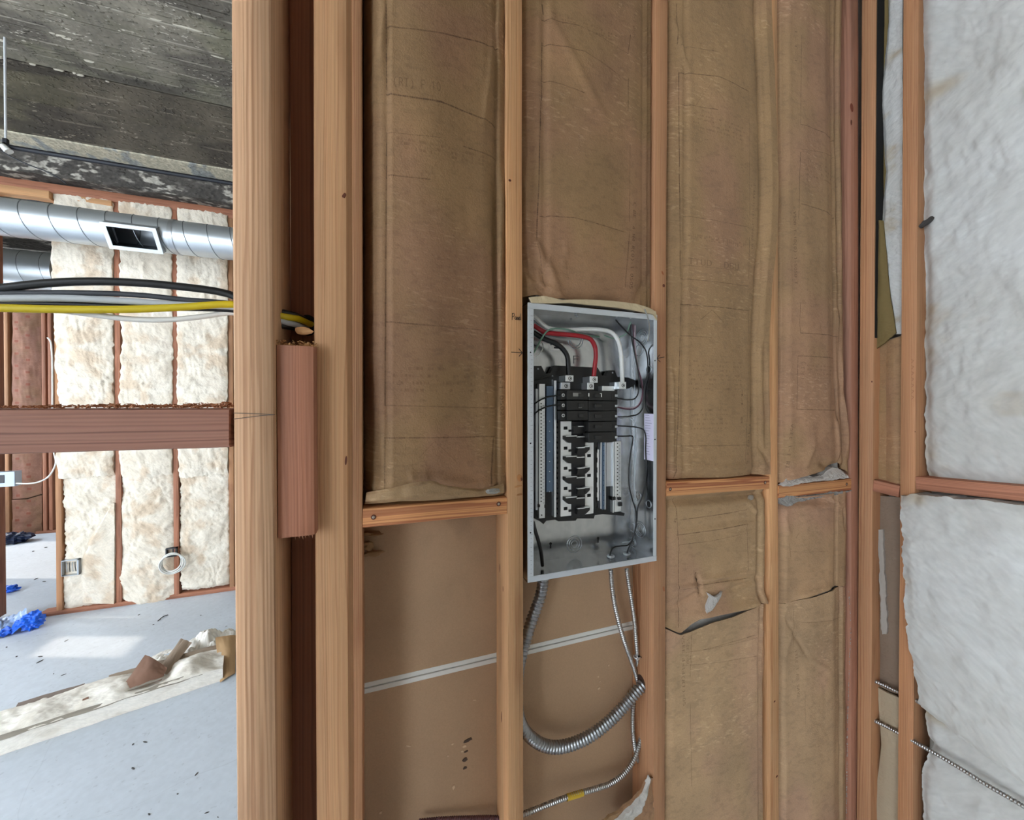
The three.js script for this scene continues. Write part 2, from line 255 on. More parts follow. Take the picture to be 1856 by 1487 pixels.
// ceiling: a slab cast against boards, each board's imprint a strip of its own height
const zBeam = onY(0, 103, CEIL).z, yLedge = onZ(0, 236, zBeam).y, zLedge = onY(0, 266, yLedge).z, yBeam = onZ(0, 318, Z3).y;
{
  const c = struct(new THREE.Group()); c.name = 'ceiling'; scene.add(c);
  obj('slab', box(XL - 0.25, CEIL + 0.03, ZF - 0.2, XR + 0.3, CEIL + 0.25, ZB + 0.25), slabMat, c);
  let z = zBeam, k = 0; const rr = rng(5);
  while (z < ZB) { const w = 0.17 + 0.03 * rr(), z1 = Math.min(ZB, z + w); obj('board_imprint', worldUV(box(XL, CEIL + 0.006 * rr() - 0.004, z + 0.003, XR + 0.1, CEIL + 0.035, z1 - 0.003, 0.002), ['x', 'z'], 0.55 + 0.0001 * k++), slabMat, c); z = z1; }
  // mortar fins that oozed between the boards
  const P = []; const r2 = rng(9); z = zBeam;
  for (let i = 0; i < 900; i++) { const x = lerp(-4.5, 0.2, r2()), zz = zBeam + Math.floor(r2() * 22) * 0.185 + (r2() - 0.5) * 0.02; if (fbm(x * 2.2, zz * 3, 2, 88) < 0.5) continue; const s = 0.006 + 0.016 * r2(); P.push(new THREE.IcosahedronGeometry(1, 0).scale(s * (1 + 2.5 * r2()), 0.006 + 0.006 * r2(), s * 0.4).rotateY(0.1 * (r2() - 0.5)).translate(x, CEIL - 0.003, zz)); }
  const fins = obj('mortar_fins', P, std(0xb5ad9e, 0.95), c); stuff(fins);
  const b = struct(new THREE.Group()); b.name = 'trim_1'; scene.add(b);
  const displace = (g, a, s) => { const p = g.attributes.position; for (let i = 0; i < p.count; i++) p.setXYZ(i, p.getX(i), p.getY(i) + a * (fbm(p.getX(i) * 6, p.getZ(i) * 6, 3, s) - 0.5), p.getZ(i) + a * (fbm(p.getX(i) * 5, p.getY(i) * 9, 3, s + 2) - 0.5)); g.computeVertexNormals(); return g; };
  const slabbed = (y0, y1, z0, z1) => new THREE.BoxGeometry(XR + 0.1 - XL, y1 - y0, z1 - z0, 120, 4, 4).translate((XR + 0.1 + XL) / 2, (y0 + y1) / 2, (z0 + z1) / 2);
  const yMid = lerp(CEIL, yLedge, 0.52);
  obj('beam_face', worldUV(slabbed(yMid, CEIL + 0.03, zLedge - 0.5, zBeam - 0.02), ['x', 'w'], 0.6), shadedSlabMat, b);
  obj('beam_drop', displace(worldUV(slabbed(yLedge + 0.012, yMid - 0.004, zLedge - 0.5, zBeam), ['x', 'w'], 0.57), 0.012, 3), shadedSlabMat, b);
  obj('beam_ledge', displace(worldUV(slabbed(yLedge, yLedge + 0.011, zLedge - 0.4, zBeam - 0.004), ['x', 'z'], 0.8), 0.006, 7), ledgeMat, b);
  obj('beam_haunch', displace(worldUV(slabbed(yBeam, yLedge + 0.02, zLedge - 0.5, zLedge), ['x', 'w'], 0.36), 0.03, 11), roughConcrete, b);
}
// outer walls with window openings and added sun slots
function wallWith(name, along_, at, a0, a1, thick, holes, y0, y1) {
  const w = struct(new THREE.Group()); w.name = name; scene.add(w);
  const put = (p, q, lo, hi) => { if (q - p > 0.01 && hi - lo > 0.01) obj('masonry', along_ === 'z' ? box(at, lo, p, at + thick, hi, q) : box(p, lo, at, q, hi, at + thick), shellMat, w); };
  let p = a0;
  for (const [h0, h1, s, e] of holes) { put(p, h0, y0, y1); put(h0, h1, y0, s); put(h0, h1, e, y1); p = h1; }
  put(p, a1, y0, y1); return w;
}
wallWith('wall_left', 'z', XL - 0.25, ZF - 0.2, ZB + 0.25, 0.25, [[-7.4, -5.3, 0.7, 3.5], [-4.64, -4.44, 2.32, 3.0], [-4.36, -4.02, 2.4, 3.05], [-2.4, -0.5, 0.9, 3.6], [0.1, 3.2, 0.7, 3.7]], 0, CEIL + 0.03);  // the two narrow slots are added, sized to throw the floor's sun patches
wallWith('wall_back', 'x', ZB, XL, XR + 0.3, 0.25, [[-5.2, -3.0, 0.7, 3.6]], 0, CEIL + 0.03);
wallWith('wall_far', 'x', ZF - 0.2, XL, XR + 0.3, 0.2, [], 0, CEIL + 0.03);
wallWith('wall_right', 'z', XR + 0.092, ZF, ZB, 0.2, [], 0, CEIL + 0.03);

// the back of the plasterboard that closes the stud wall: two sheets with their tapered paper-white edges meeting in a joint
const paperMat = new THREE.MeshStandardMaterial({ roughness: 0.88, map: dataTex(512, 512, (u, v) => { const m = fbm(u * 4, v * 4, 4, 251) - 0.5, f = hash(Math.floor(u * 512), Math.floor(v * 512), 3) - 0.5, st = smooth(0.62, 0.75, fbm(u * 5 + 3, v * 3, 4, 252)) * 0.12; const k = 1 + m * 0.12 + f * 0.05 - st; return [170 * k, 138 * k, 108 * k]; }), bumpMap: paperBump, bumpScale: 0.001 });
const yJoint = onZ(660, 1249, -0.089).y;
{
  const w = struct(new THREE.Group()); w.name = 'wall_front'; scene.add(w);
  const xa = -0.19, xb = XR + 0.088, e = 0.0105, zf = -0.0895, zb = -0.102;
  for (const [lo, hi, side] of [[0.0, yJoint - 0.0015, 1], [yJoint + 0.0015, CEIL - 0.02, -1]]) {
    const s = obj('plasterboard_sheet', worldUV(box(xa, side > 0 ? lo : lo + e, zb, xb, side > 0 ? hi - e : hi, zf), ['x', 'y'], 1.1), paperMat, w);
    obj('sheet_edge', side > 0 ? box(xa, hi - e, zb, xb, hi, zf + 0.0006, 0.0008) : box(xa, lo, zb, xb, lo + e, zf + 0.0006, 0.0008), M.gypsum, s);
  }
}

// ================================================================ near partition: posts, blocks, cables
function leaning(uT, uB, z, w, fromRight) { // ends of a stud whose edge is seen at uT on the top frame line and at uB on the bottom one
  const t = onZ(uT, 0, z), b = onZ(uB, 1487, z), at = (y) => lerp(b.x, t.x, (y - b.y) / (t.y - b.y)) + (fromRight ? -w / 2 : w / 2);
  return at;
}
const TOPY = CEIL - 0.012;
function stud(name, label, mat, uT, uB, zFront, w, d, fromRight, opt = {}) {
  const at = leaning(uT, uB, zFront, w, fromRight), g = thing(name, label, 'stud', [0, 0, 0]);
  obj('lumber', boardGeo([at(0), 0.001, zFront - d / 2], [at(TOPY), TOPY, zFront - d / 2], w, d, V3(1, 0, 0), opt), mat, g);
  return [g, at];
}
const ZP1 = DIST - 0.465, ZSP = DIST - 0.473, ZP2 = DIST - 0.49;
const [post1] = stud('stud', 'pale thick near stud with a pencil line across it, left of the short spacer block', W.pale, 416, 427, ZP1, 0.0372, 0.089, false, { r: 0.004 });
obj('pencil_line', strokes([[onZ(424, 749, ZP1 + 0.0012), onZ(460, 750, ZP1 + 0.0012), onZ(498, 752, ZP1 + 0.0012)], [onZ(424, 760, ZP1 + 0.0012), onZ(470, 754, ZP1 + 0.0012), onZ(498, 752, ZP1 + 0.0012)]], 0.0007, V3(0, 0, 1)), M.pencil, post1);
const [post2] = stud('stud', 'pale near stud with a small knot, right of the short spacer block', W.tan, 566.5, 572, ZP2, 0.0362, 0.089, false, { r: 0.004 });
obj('knot', new THREE.SphereGeometry(1, 12, 8).scale(0.0022, 0.004, 0.0006).rotateZ(-0.5).translate(...onZ(623, 355, ZP2).toArray()), M.knot, post2);
obj('knot', new THREE.SphereGeometry(1, 12, 8).scale(0.0013, 0.0055, 0.0006).rotateZ(-0.1).translate(...onZ(627, 835, ZP2).toArray()), M.knot, post2);
// the stud that closes the slot between the two posts from behind
const [slotStud, slotAt] = stud('stud', 'dark brown stud deep in the slot between the two near posts', W.dark, 524.5, 528, ZP1 - 0.074, 0.031, 0.089, false);
{ const z = ZP1 - 0.0738, p = onZ(558, 590, z); obj('bored_hole', new THREE.CylinderGeometry(0.011, 0.011, 0.002, 24).rotateX(Math.PI / 2).scale(1, 1.2, 1).translate(p.x, p.y, z + 0.0005), M.hole, slotStud); }
{ // spacer block, its sawdust and the cables
  const b = onZ(536, 973, ZSP), t = onZ(536, 627, ZSP), x0 = onZ(500, 800, ZSP).x, x1 = onZ(571.5, 800, ZSP).x;
  const g = thing('spacer_block', 'short upright reddish spacer block nailed between the two near posts', 'block');
  obj('lumber', boardGeo([(x0 + x1) / 2, b.y, ZSP - 0.0445], [(x0 + x1) / 2, t.y, ZSP - 0.0445], x1 - x0, 0.089, V3(1, 0, 0), { r: 0.005 }), W.red, g);
  const rr = rng(31), sl = []; // torn fibres along the sawn bottom end
  for (let i = 0; i < 26; i++) { const x = lerp(x0 + 0.002, x1 - 0.002, rr()), l = 0.003 + 0.004 * rr(); sl.push(new THREE.ConeGeometry(0.0007, l, 4).rotateX(Math.PI).rotateZ((rr() - 0.5) * 0.7).translate(x, b.y - l / 2 + 0.001, ZSP - 0.001 - 0.02 * rr())); }
  obj('splinters', sl, std(0xb98566, 0.9), g).userData.kind = 'stuff';
  const fl = [];
  for (let i = 0; i < 420; i++) { const x = lerp(x0 - 0.001, x1 + 0.001, rr()), d = rr() * 0.08, hgt = 0.006 * (0.3 + vn(x * 300, d * 90, 6)) * rr(); fl.push(new THREE.BoxGeometry(0.0012 + 0.003 * rr(), 0.0004, 0.0008 + 0.0012 * rr()).rotateX(rr() * 3).rotateY(rr() * 6).rotateZ(rr() * 1.4 - 0.7).translate(x, t.y + 0.001 + hgt, ZSP - 0.001 - d)); }
  stuff(obj('sawdust', fl, M.dust), 'drilling shavings lying on top of the upright spacer block', 'sawdust');
  const ch = new THREE.IcosahedronGeometry(0.006, 1), p = ch.attributes.position; for (let i = 0; i < p.count; i++) p.setXYZ(i, p.getX(i) * 1.6 * (0.7 + 0.6 * vn(p.getX(i) * 300, p.getY(i) * 300, 4)), p.getY(i) * 0.8, p.getZ(i) * 0.5); ch.computeVertexNormals(); const c = onZ(549, 600, ZSP - 0.02);
  tag(obj('wood_chip', ch.translate(c.x, c.y, c.z), std(0xd9a878, 0.85)), 'pale wood chip above the shavings on the spacer block', 'wood chip');
}
{ // flat blocking to the left of post 1
  const z = ZP1 - 0.004, t = onZ(418, 741, z).y, b = onZ(418, 811, z).y, x1 = onZ(414.5, 770, z).x;
  const g = thing('blocking', 'long flat reddish-brown blocking at eye height left of the near posts, shavings along its top', 'blocking');
  obj('lumber', boardGeo([-1.7, (t + b) / 2 + 0.003, z - 0.0445], [x1, (t + b) / 2, z - 0.0445], t - b, 0.089, V3(0, 1, 0), { r: 0.003 }), W.brown, g);
  const rr = rng(41), fl = [];
  for (let i = 0; i < 900; i++) { const k = Math.pow(rr(), 0.45), x = lerp(-0.42, x1 - 0.002, k), d = 0.075 * rr() * rr(), hg = 0.0045 * k * rr() * (0.4 + vn(x * 130, 2, 8)); fl.push(new THREE.BoxGeometry(0.001 + 0.0035 * rr(), 0.0004, 0.0008 + 0.001 * rr()).rotateX(rr() * 3).rotateY(rr() * 6).rotateZ((rr() - 0.5) * 1.6).translate(x, t + 0.0012 + 0.003 * (1 - k) * 0.3 + hg, z - 0.002 - d)); }
  stuff(obj('sawdust', fl, M.dustRed), 'reddish shavings strewn along the top of the flat blocking', 'sawdust');
}
{ // cables: from the left through the hole in post 1, round the slot
  const zc = ZP1 - 0.036, c = (u, v, dz = 0) => onZ(u, v, zc + dz);
  const wide = (label, mat, pts, R, tail) => { const o = obj('cable', tubeGeo([(() => { const e = c(...pts[0]); return e.setX(-1.7).setZ(e.z - 0.02); })(), ...pts.map((p) => c(...p)), ...tail.map((p) => c(...p))], R, 140, 12), mat); return tag(o, label, 'cable'); };
  wide('thick black cable arching highest over the cable bundle left of the near post', M.black, [[-320, 570], [-120, 540], [0, 523], [110, 512], [210, 511], [320, 519], [420, 535]], 0.0041, [[470, 562], [506, 566, -0.004], [540, 574, -0.012], [562, 586, -0.030]]);
  wide('dark slate cable second from the top of the cable bundle', M.slate, [[-320, 530], [-120, 531], [0, 532], [140, 531], [250, 535], [340, 544], [420, 551]], 0.0028, [[470, 568], [506, 576, 0], [535, 582, -0.012], [556, 592, -0.030]]);
  wide('grey printed cable between the slate and the yellow cables', M.grey, [[-320, 545], [-120, 543], [0, 541], [120, 541], [230, 546], [330, 553], [420, 556]], 0.0036, [[470, 566], [506, 582, 0.003], [533, 588, -0.010], [556, 595, -0.030]]);
  wide('black cable showing just above the yellow cable', M.black, [[-320, 556, -0.004], [-120, 553, -0.004], [0, 550, -0.004], [120, 552, -0.004], [250, 557, -0.004], [420, 562, -0.004]], 0.0033, [[470, 572, -0.004], [506, 590, 0], [530, 594, -0.012], [554, 600, -0.030]]);
  wide('yellow cable running straight into the near post', M.yellow, [[-320, 548, 0.003], [-120, 555, 0.003], [0, 558.5, 0.003], [110, 561, 0.003], [230, 561, 0.003], [330, 557, 0.003], [420, 552, 0.003]], 0.0039, [[470, 560], [506, 573, 0.004], [540, 578, -0.010], [564, 588, -0.030]]);
  wide('white cable sagging lowest below the cable bundle', M.white, [[-320, 470, -0.006], [-80, 534, -0.006], [60, 556, -0.006], [150, 568, -0.006], [230, 578, -0.006], [300, 580, -0.006], [360, 575, -0.006], [422, 567, -0.006]], 0.0029, [[470, 574, -0.003], [506, 580, 0.002], [536, 590, -0.012], [558, 597, -0.030]]);
}

// ================================================================ stud wall with the panel
const [s0] = stud('stud', 'orange stud half hidden behind the near post, left end of the stud wall', W.orange, 655.5, 657.5, 0, 0.038, 0.0885, true);
const [s1, x1at] = stud('stud', 'orange stud left of the electrical panel with the handwritten word on it', W.fir, 917.5, 921, 0, 0.038, 0.0885, false);
const [s2, x2at] = stud('stud', 'orange stud right of the electrical panel with a small inked arrow', W.orange, 1210.5, 1205.5, 0, 0.038, 0.0885, true);
const [s3, x3at] = stud('stud', 'narrow-looking orange stud between the two paper-faced bays right of the panel', W.fir, 1409.5, 1412, 0, 0.038, 0.0885, true);
const [s4, x4at] = stud('stud', 'reddish end stud of the paper-faced wall at the room corner', W.corner, 1556.2, 1557, 0, 0.0385, 0.0885, true);
const [xs0] = [leaning(655.5, 657.5, 0, 0.038, true)];
{ // the ink on the studs
  const z = 0.0016, P = (...a) => a.map(([u, v]) => onZ(u, v, z));
  obj('handwriting', strokes([P([928.5, 568], [928.2, 580]), P([928.2, 569], [931.5, 568], [932.8, 571], [931, 574], [928.6, 574.5]), P([936, 575], [933.8, 574.5], [933, 578], [935, 579.5], [936.4, 575.5], [936.8, 580]), P([937.6, 580], [937.8, 575.5], [939.2, 575.2], [939.6, 580]), P([940.3, 578], [942.4, 577], [941.6, 574.8], [940.2, 577], [940.8, 580], [942.8, 579.4]), P([943.8, 569], [944, 580])], 0.0013, V3(0, 0, 1)), M.ink, s1);
  obj('arrow_mark', strokes([P([927, 638.5], [946.5, 639.8]), P([940.5, 632.5], [946.8, 639.8], [940.8, 646])], 0.0017, V3(0, 0, 1)), M.ink, s1);
  obj('arrow_mark', strokes([P([1204, 647.5], [1191, 650]), P([1195.5, 643.5], [1190.6, 650], [1196.8, 656.5])], 0.0018, V3(0, 0, 1)), M.ink, s2);
  const kn = (u, v, a, b, rot, par, m = M.knot) => obj('knot', new THREE.SphereGeometry(1, 14, 8).scale(a, b, 0.0009).rotateZ(rot).translate(...onZ(u, v, 0.0008).toArray()), m, par);
  kn(942, 867, 0.0060, 0.0085, 0.3, s1, std(0xa8703f, 0.75)); kn(944, 868, 0.0035, 0.006, 0.4, s1); kn(939, 882, 0.009, 0.0022, 0.15, s1, std(0xb07c4c, 0.75)); kn(942, 897, 0.0075, 0.0022, 0.1, s1, std(0x9c6a3e, 0.75));
  kn(924, 327, 0.0032, 0.0028, 0, s1); kn(1203, 518, 0.004, 0.0042, 0, s2); kn(1201, 495, 0.0025, 0.006, 0.5, s2, std(0x9a5a34, 0.75)); kn(1404, 1272, 0.004, 0.0025, 0.4, s3); kn(1408, 1408, 0.005, 0.0022, 0.5, s3);
  kn(1544, 195, 0.008, 0.014, 0.2, s4, std(0x7b3d28, 0.75)); kn(1543, 222, 0.004, 0.009, 0, s4); kn(1203, 1068, 0.0022, 0.007, 0.3, s2, std(0x9a5a34, 0.75));
  // resin pockets and splits on the side of the stud under the left block
  for (const [u, v, h, w] of [[906, 1030, 0.012, 0.003], [912, 1068, 0.007, 0.002], [924, 1248, 0.016, 0.0022], [909, 1300, 0.014, 0.0028], [922, 1288, 0.01, 0.002]]) { const p = onX(u, v, x1at(1.2) - 0.0192); if (p.z < 0 && p.z > -0.09) obj('resin_pocket', new THREE.SphereGeometry(1, 10, 6).scale(0.0008, h, w).translate(p.x, p.y, p.z), M.knot, s1); }
}
function block(label, mat, xa, xb, pxL, pxR, nails, name = 'blocking') {
  const g = thing(name, label, 'blocking'), l = [onZ(...pxL[0], 0).y, onZ(...pxL[1], 0).y], r = [onZ(...pxR[0], 0).y, onZ(...pxR[1], 0).y], h = 0.0375;
  obj('lumber', boardGeo([xa + 0.0006, (l[0] + l[1]) / 2, -0.0445], [xb - 0.0006, (r[0] + r[1]) / 2, -0.0445], h, 0.0885, V3(0, 1, 0), { r: 0.0025 }), mat, g);
  for (const [u, v] of nails) { const p = onZ(u, v, 0.0006); obj('nail_dent', new THREE.TorusGeometry(0.004, 0.0012, 6, 14).translate(p.x, p.y, 0), M.knot, g); obj('nail', new THREE.SphereGeometry(0.003, 10, 6).scale(1, 1, 0.5).translate(p.x, p.y, p.z), M.nail, g); }
  return g;
}
const yB1 = onZ(790, 928, 0).y, eS = 0.019;
block('orange blocking under the leftmost paper-faced bay, two nails showing', W.stripe, xs0(1.58) + eS, x1at(1.58) - eS, [[660, 924], [660, 956]], [[916, 902], [916, 933]], [[677, 938], [904, 914]]);
block('boldly striped blocking right of the electrical panel', W.stripe, x2at(1.58) + eS, x3at(1.58) - eS, [[1209, 876], [1209, 898]], [[1394, 865], [1394, 886]], [[1215, 887], [1387, 875]]);
block('short chipped blocking in the bay next to the corner, white fibre above it', W.stripe, x3at(1.58) + eS, x4at(1.58) - eS - 0.001, [[1413, 882], [1413, 902]], [[1548, 869], [1548, 888]], [[1535, 878]]);

// ================================================================ paper-faced insulation in the stud wall
function kraftBatt({ label, L, R, B, T, prof, fold = [], lines = [], texts = [], seed, z0 = -0.004, wr = 0.003, wave = 0, core = true, base = KRAFT, dep = 0.002, nu = 56, nv = 150, hx, at = 0, owner, partName = 'paper_facing', smudges = [] }) {
  const all = [...L, ...R, ...B, ...T], ax = Math.min(...all.map((p) => p[0])), bx = Math.max(...all.map((p) => p[0])), ay = Math.min(...all.map((p) => p[1])), by = Math.max(...all.map((p) => p[1])), wM = bx - ax, hM = by - ay;
  const cv = kraftCanvas(seed, wM, hM, base), g = cv.getContext('2d'), X = (x) => (x - ax) / wM * cv.width, Y = (y) => (by - y) / hM * cv.height, S = cv.width / wM;
  const q = (u, v) => { const p = onZ(u, v, at); return [X(p.x), Y(p.y)]; };
  g.lineCap = 'round';
  const rr = rng(seed);
  for (const [u0, v0, u1, v1, w = 1, a = 0.5] of lines) { const p = q(u0, v0), e = q(u1, v1), n = 24; for (let i = 0; i < n; i++) { g.strokeStyle = `rgba(62,40,22,${a * (0.45 + 0.7 * rr())})`; g.lineWidth = w * 0.0016 * S * (0.8 + 0.4 * rr()); g.beginPath(); g.moveTo(lerp(p[0], e[0], i / n), lerp(p[1], e[1], i / n)); g.lineTo(lerp(p[0], e[0], (i + 1) / n), lerp(p[1], e[1], (i + 1) / n)); g.stroke(); } }
  for (const [s, u0, v0, u1, v1, size, a = 0.6] of texts) { const p = q(u0, v0), e = q(u1, v1); g.save(); g.translate(...p); g.rotate(Math.atan2(e[1] - p[1], e[0] - p[0])); g.font = `${size * S}px monospace`; g.fillStyle = `rgba(58,36,20,${a})`; const k = Math.hypot(e[0] - p[0], e[1] - p[1]) / g.measureText(s).width; g.scale(k, 1); g.fillText(s, 0, 0); g.restore(); }
  // faint rows of small print inside the printed frames
  for (const [u0, v0, u1, v1] of smudges) { const p = q(u0, v0), e = q(u1, v1), rows = Math.max(3, Math.round((e[1] - p[1]) / (0.011 * S))); for (let r = 0; r < rows; r++) for (let i = 0; i < 26; i++) if (rr() < 0.62) { g.fillStyle = `rgba(74,48,28,${0.10 + 0.14 * rr()})`; g.fillRect(lerp(p[0], e[0], i / 26), lerp(p[1], e[1], (r + 0.3) / rows), (e[0] - p[0]) / 30 * rr() + 2, 0.0042 * S); } }
  const m = kraftMat(cv); m.bumpMap = paperBump.clone(); m.bumpMap.repeat.set(wM * 5, hM * 5); m.bumpMap.needsUpdate = true; m.bumpScale = 0.0012;
  const pr = profile(prof), fo = folds(fold.map(([u0, v0, u1, v1, h, w]) => { const a = onZ(u0, v0, at), b = onZ(u1, v1, at); return [a.x, a.y, b.x, b.y, h * 1.5, w]; }));
  const h = (s, t, p) => pr(s) + fo(p[0], p[1]) + wr * (fbm(p[0] * 13, p[1] * 7, 4, seed) - 0.5) + wr * 0.5 * (fbm(p[0] * 45, p[1] * 30, 2, seed + 4) - 0.5) + wave * Math.sin(p[1] * 5 + seed) * (s - 0.5) + (hx ? hx(s, t, p) : 0);
  const th = owner ?? thing('paper_faced_batt', label, 'insulation');
  obj(partName, patchGeo({ L, R, B, T, map: zMap(z0), h, nu, nv, depth: dep, uv: (x, y) => [(x - ax) / wM, (y - ay) / hM] }), m, th);
  if (core) obj('fibreglass_core', patchGeo({ L: L.map(([x, y]) => [x + 0.05, y]), R: R.map(([x, y]) => [Math.min(x - 0.005, bx - 0.022), y]), B: B.map(([x, y]) => [clamp(x, ax + 0.05, bx - 0.022), y]), T: T.map(([x, y]) => [clamp(x, ax + 0.05, bx - 0.022), y]), map: zMap(z0 - 0.004), h: (s, t, p) => Math.max(-0.03, Math.min(pr(s), 0) + fo(p[0], p[1]) - 0.014) + 0.003 * fbm(p[0] * 30, p[1] * 30, 3, seed), nu: 30, nv: 60, depth: 0.046, uv: (x, y) => [x * 2, y * 2] }), FIB.grey, th);
  return th;
}
const HI = 3.35;
const edgeL = (at, y0, y1, o = 0) => [[at(y0) + eS + 0.0012 + o, y0], [at(y1) + eS + 0.0012 + o, y1]], edgeR = (at, y0, y1) => [[at(y0) - eS - 0.0012, y0], [at(y1) - eS - 0.0012, y1]];
const P1 = (u, v) => { const p = onZ(u, v, 0); return [p.x, p.y]; };
{ // bay 1
  const yl = onZ(660, 917, 0).y, yr = onZ(915, 896, 0).y;
  const t = kraftBatt({
    label: 'paper-faced batt in the leftmost bay, sagging onto the blocking with two nails', seed: 101, z0: -0.004,
    L: edgeL(xs0, yl, HI), R: edgeR(x1at, yr, HI), B: [[xs0(1.5) + eS + 0.0012, yl], P1(740, 908), P1(800, 907), P1(860, 902), [x1at(1.5) - eS - 0.0012, yr]], T: [[xs0(HI) + eS + 0.0012, HI], [x1at(HI) - eS - 0.0012, HI]],
    prof: [[0, -0.055], [0.03, -0.034], [0.075, -0.012], [0.13, -0.004], [0.155, -0.0065], [0.18, -0.001], [0.5, 0.004], [0.82, 0.0], [0.9, -0.004], [0.925, -0.013], [0.95, -0.004], [1, -0.008]],
    fold: [[668, 893, 740, 866, 0.006, 0.012], [740, 866, 780, 866, 0.009, 0.009], [780, 866, 870, 884, 0.007, 0.010], [870, 884, 912, 870, 0.006, 0.009], [672, 912, 905, 893, -0.008, 0.010], [700, 905, 790, 874, -0.007, 0.008], [896, 300, 905, 740, -0.006, 0.006], [905, 20, 880, 220, 0.004, 0.006], [915, 320, 907, 560, 0.005, 0.005], [664, 660, 690, 900, -0.006, 0.012], [700, 5, 665, 200, 0.003, 0.008], [720, 48, 910, 85, -0.0012, 0.006], [720, 835, 880, 846, 0.002, 0.02]],
    lines: [[700, 0, 701, 155, 1.5], [701, 235, 698, 735, 1.4], [698, 795, 697, 910, 1.4, 0.3], [702, 42, 860, 70, 1], [862, 70, 905, 82, 1], [701, 165, 800, 185, 1.3], [800, 185, 900, 222, 1.3], [702, 236, 800, 250, 0.8, 0.25], [840, 264, 900, 282, 1, 0.35], [703, 314, 780, 325, 1, 0.35], [700, 582, 780, 590, 1, 0.4], [780, 590, 900, 600, 0.9, 0.25], [698, 735, 900, 740, 0.9, 0.3], [697, 795, 900, 792, 1, 0.4], [897, 795, 891, 880, 2.5, 0.3], [898, 560, 896, 700, 1, 0.3], [760, 345, 800, 280, 0.5, 0.15], [820, 285, 840, 300, 0.5, 0.12], [760, 830, 788, 800, 0.8, 0.14], [788, 800, 825, 835, 0.8, 0.14]],
    texts: [['(RI) F 10', 712, 150, 800, 166, 0.017, 0.3], ['7 R0 1-1 0502', 905, 630, 910, 755, 0.012, 0.45], ['4', 720, 700, 727, 700, 0.012, 0.3], ['::', 686, 733, 693, 733, 0.01, 0.5], ['A', 888, 668, 888, 680, 0.012, 0.3], ['::', 690, 165, 694, 165, 0.01, 0.5]],
    smudges: [[712, 660, 885, 715], [712, 240, 880, 300]],
  });
  // the loose lower lip of the facing lying on the blocking
  const lip = kraftBatt({ label: '', owner: t, partName: 'paper_lip', seed: 102, core: false, nu: 40, nv: 14, nu_: 0, L: [P1(661, 918), P1(664, 895)], R: [P1(915, 900), P1(914, 878)], B: [P1(661, 918), P1(720, 911), P1(790, 908), P1(850, 903), P1(915, 900)], T: [P1(664, 895), P1(715, 884), P1(760, 872), P1(783, 868), P1(820, 880), P1(870, 888), P1(914, 878)], z0: 0.002, prof: [[0, -0.008], [0.2, 0], [0.5, 0.004], [0.9, 0], [1, -0.006]], wr: 0.006, hx: (s, tt) => -0.010 * smooth(0.35, 0, tt) - 0.004 * smooth(0.8, 1, tt), base: [160, 130, 94] });
  const c = onZ(893, 890, 0); obj('fibre_tuft', tuft(0.016, 0.006, 0.004, 15, 3).translate(c.x, c.y, 0.003), FIB.cool, lip);
}
function tuft(rx, ry, rz, seed, det = 3, amt = 0.5) { const g = new THREE.IcosahedronGeometry(1, det), p = g.attributes.position; for (let i = 0; i < p.count; i++) { const x = p.getX(i), y = p.getY(i), z = p.getZ(i), k = 1 - amt / 2 + amt * 1.3 * fbm(x * 2.2 + z * 1.3 + seed, y * 2.2 - z * 0.7, 4, seed); p.setXYZ(i, x * k * rx, y * k * ry, z * k * rz); } g.computeVertexNormals(); return toCreasedNormals(g, 1.2); }
function tuftLine(name, pts, z, size, n, seed, par, mat = FIB.plainCool, flat = 0.5) { const rr = rng(seed), at = along(px(pts, z)), g = []; for (let i = 0; i < n; i++) { const p = at(rr()), s = size * (0.35 + 0.9 * rr()); g.push(tuft(s * (0.8 + 0.8 * rr()), s * (0.7 + 1.2 * rr()), s * flat, seed * 50 + i, 2, 1.0).rotateZ((rr() - 0.5) * 1.2).translate(p[0] + (rr() - 0.5) * size * 0.8, p[1] + (rr() - 0.5) * size, z + (rr() - 0.5) * size * 0.3)); } const o = obj(name, g, mat, par); o.userData.kind = 'stuff'; return o; }
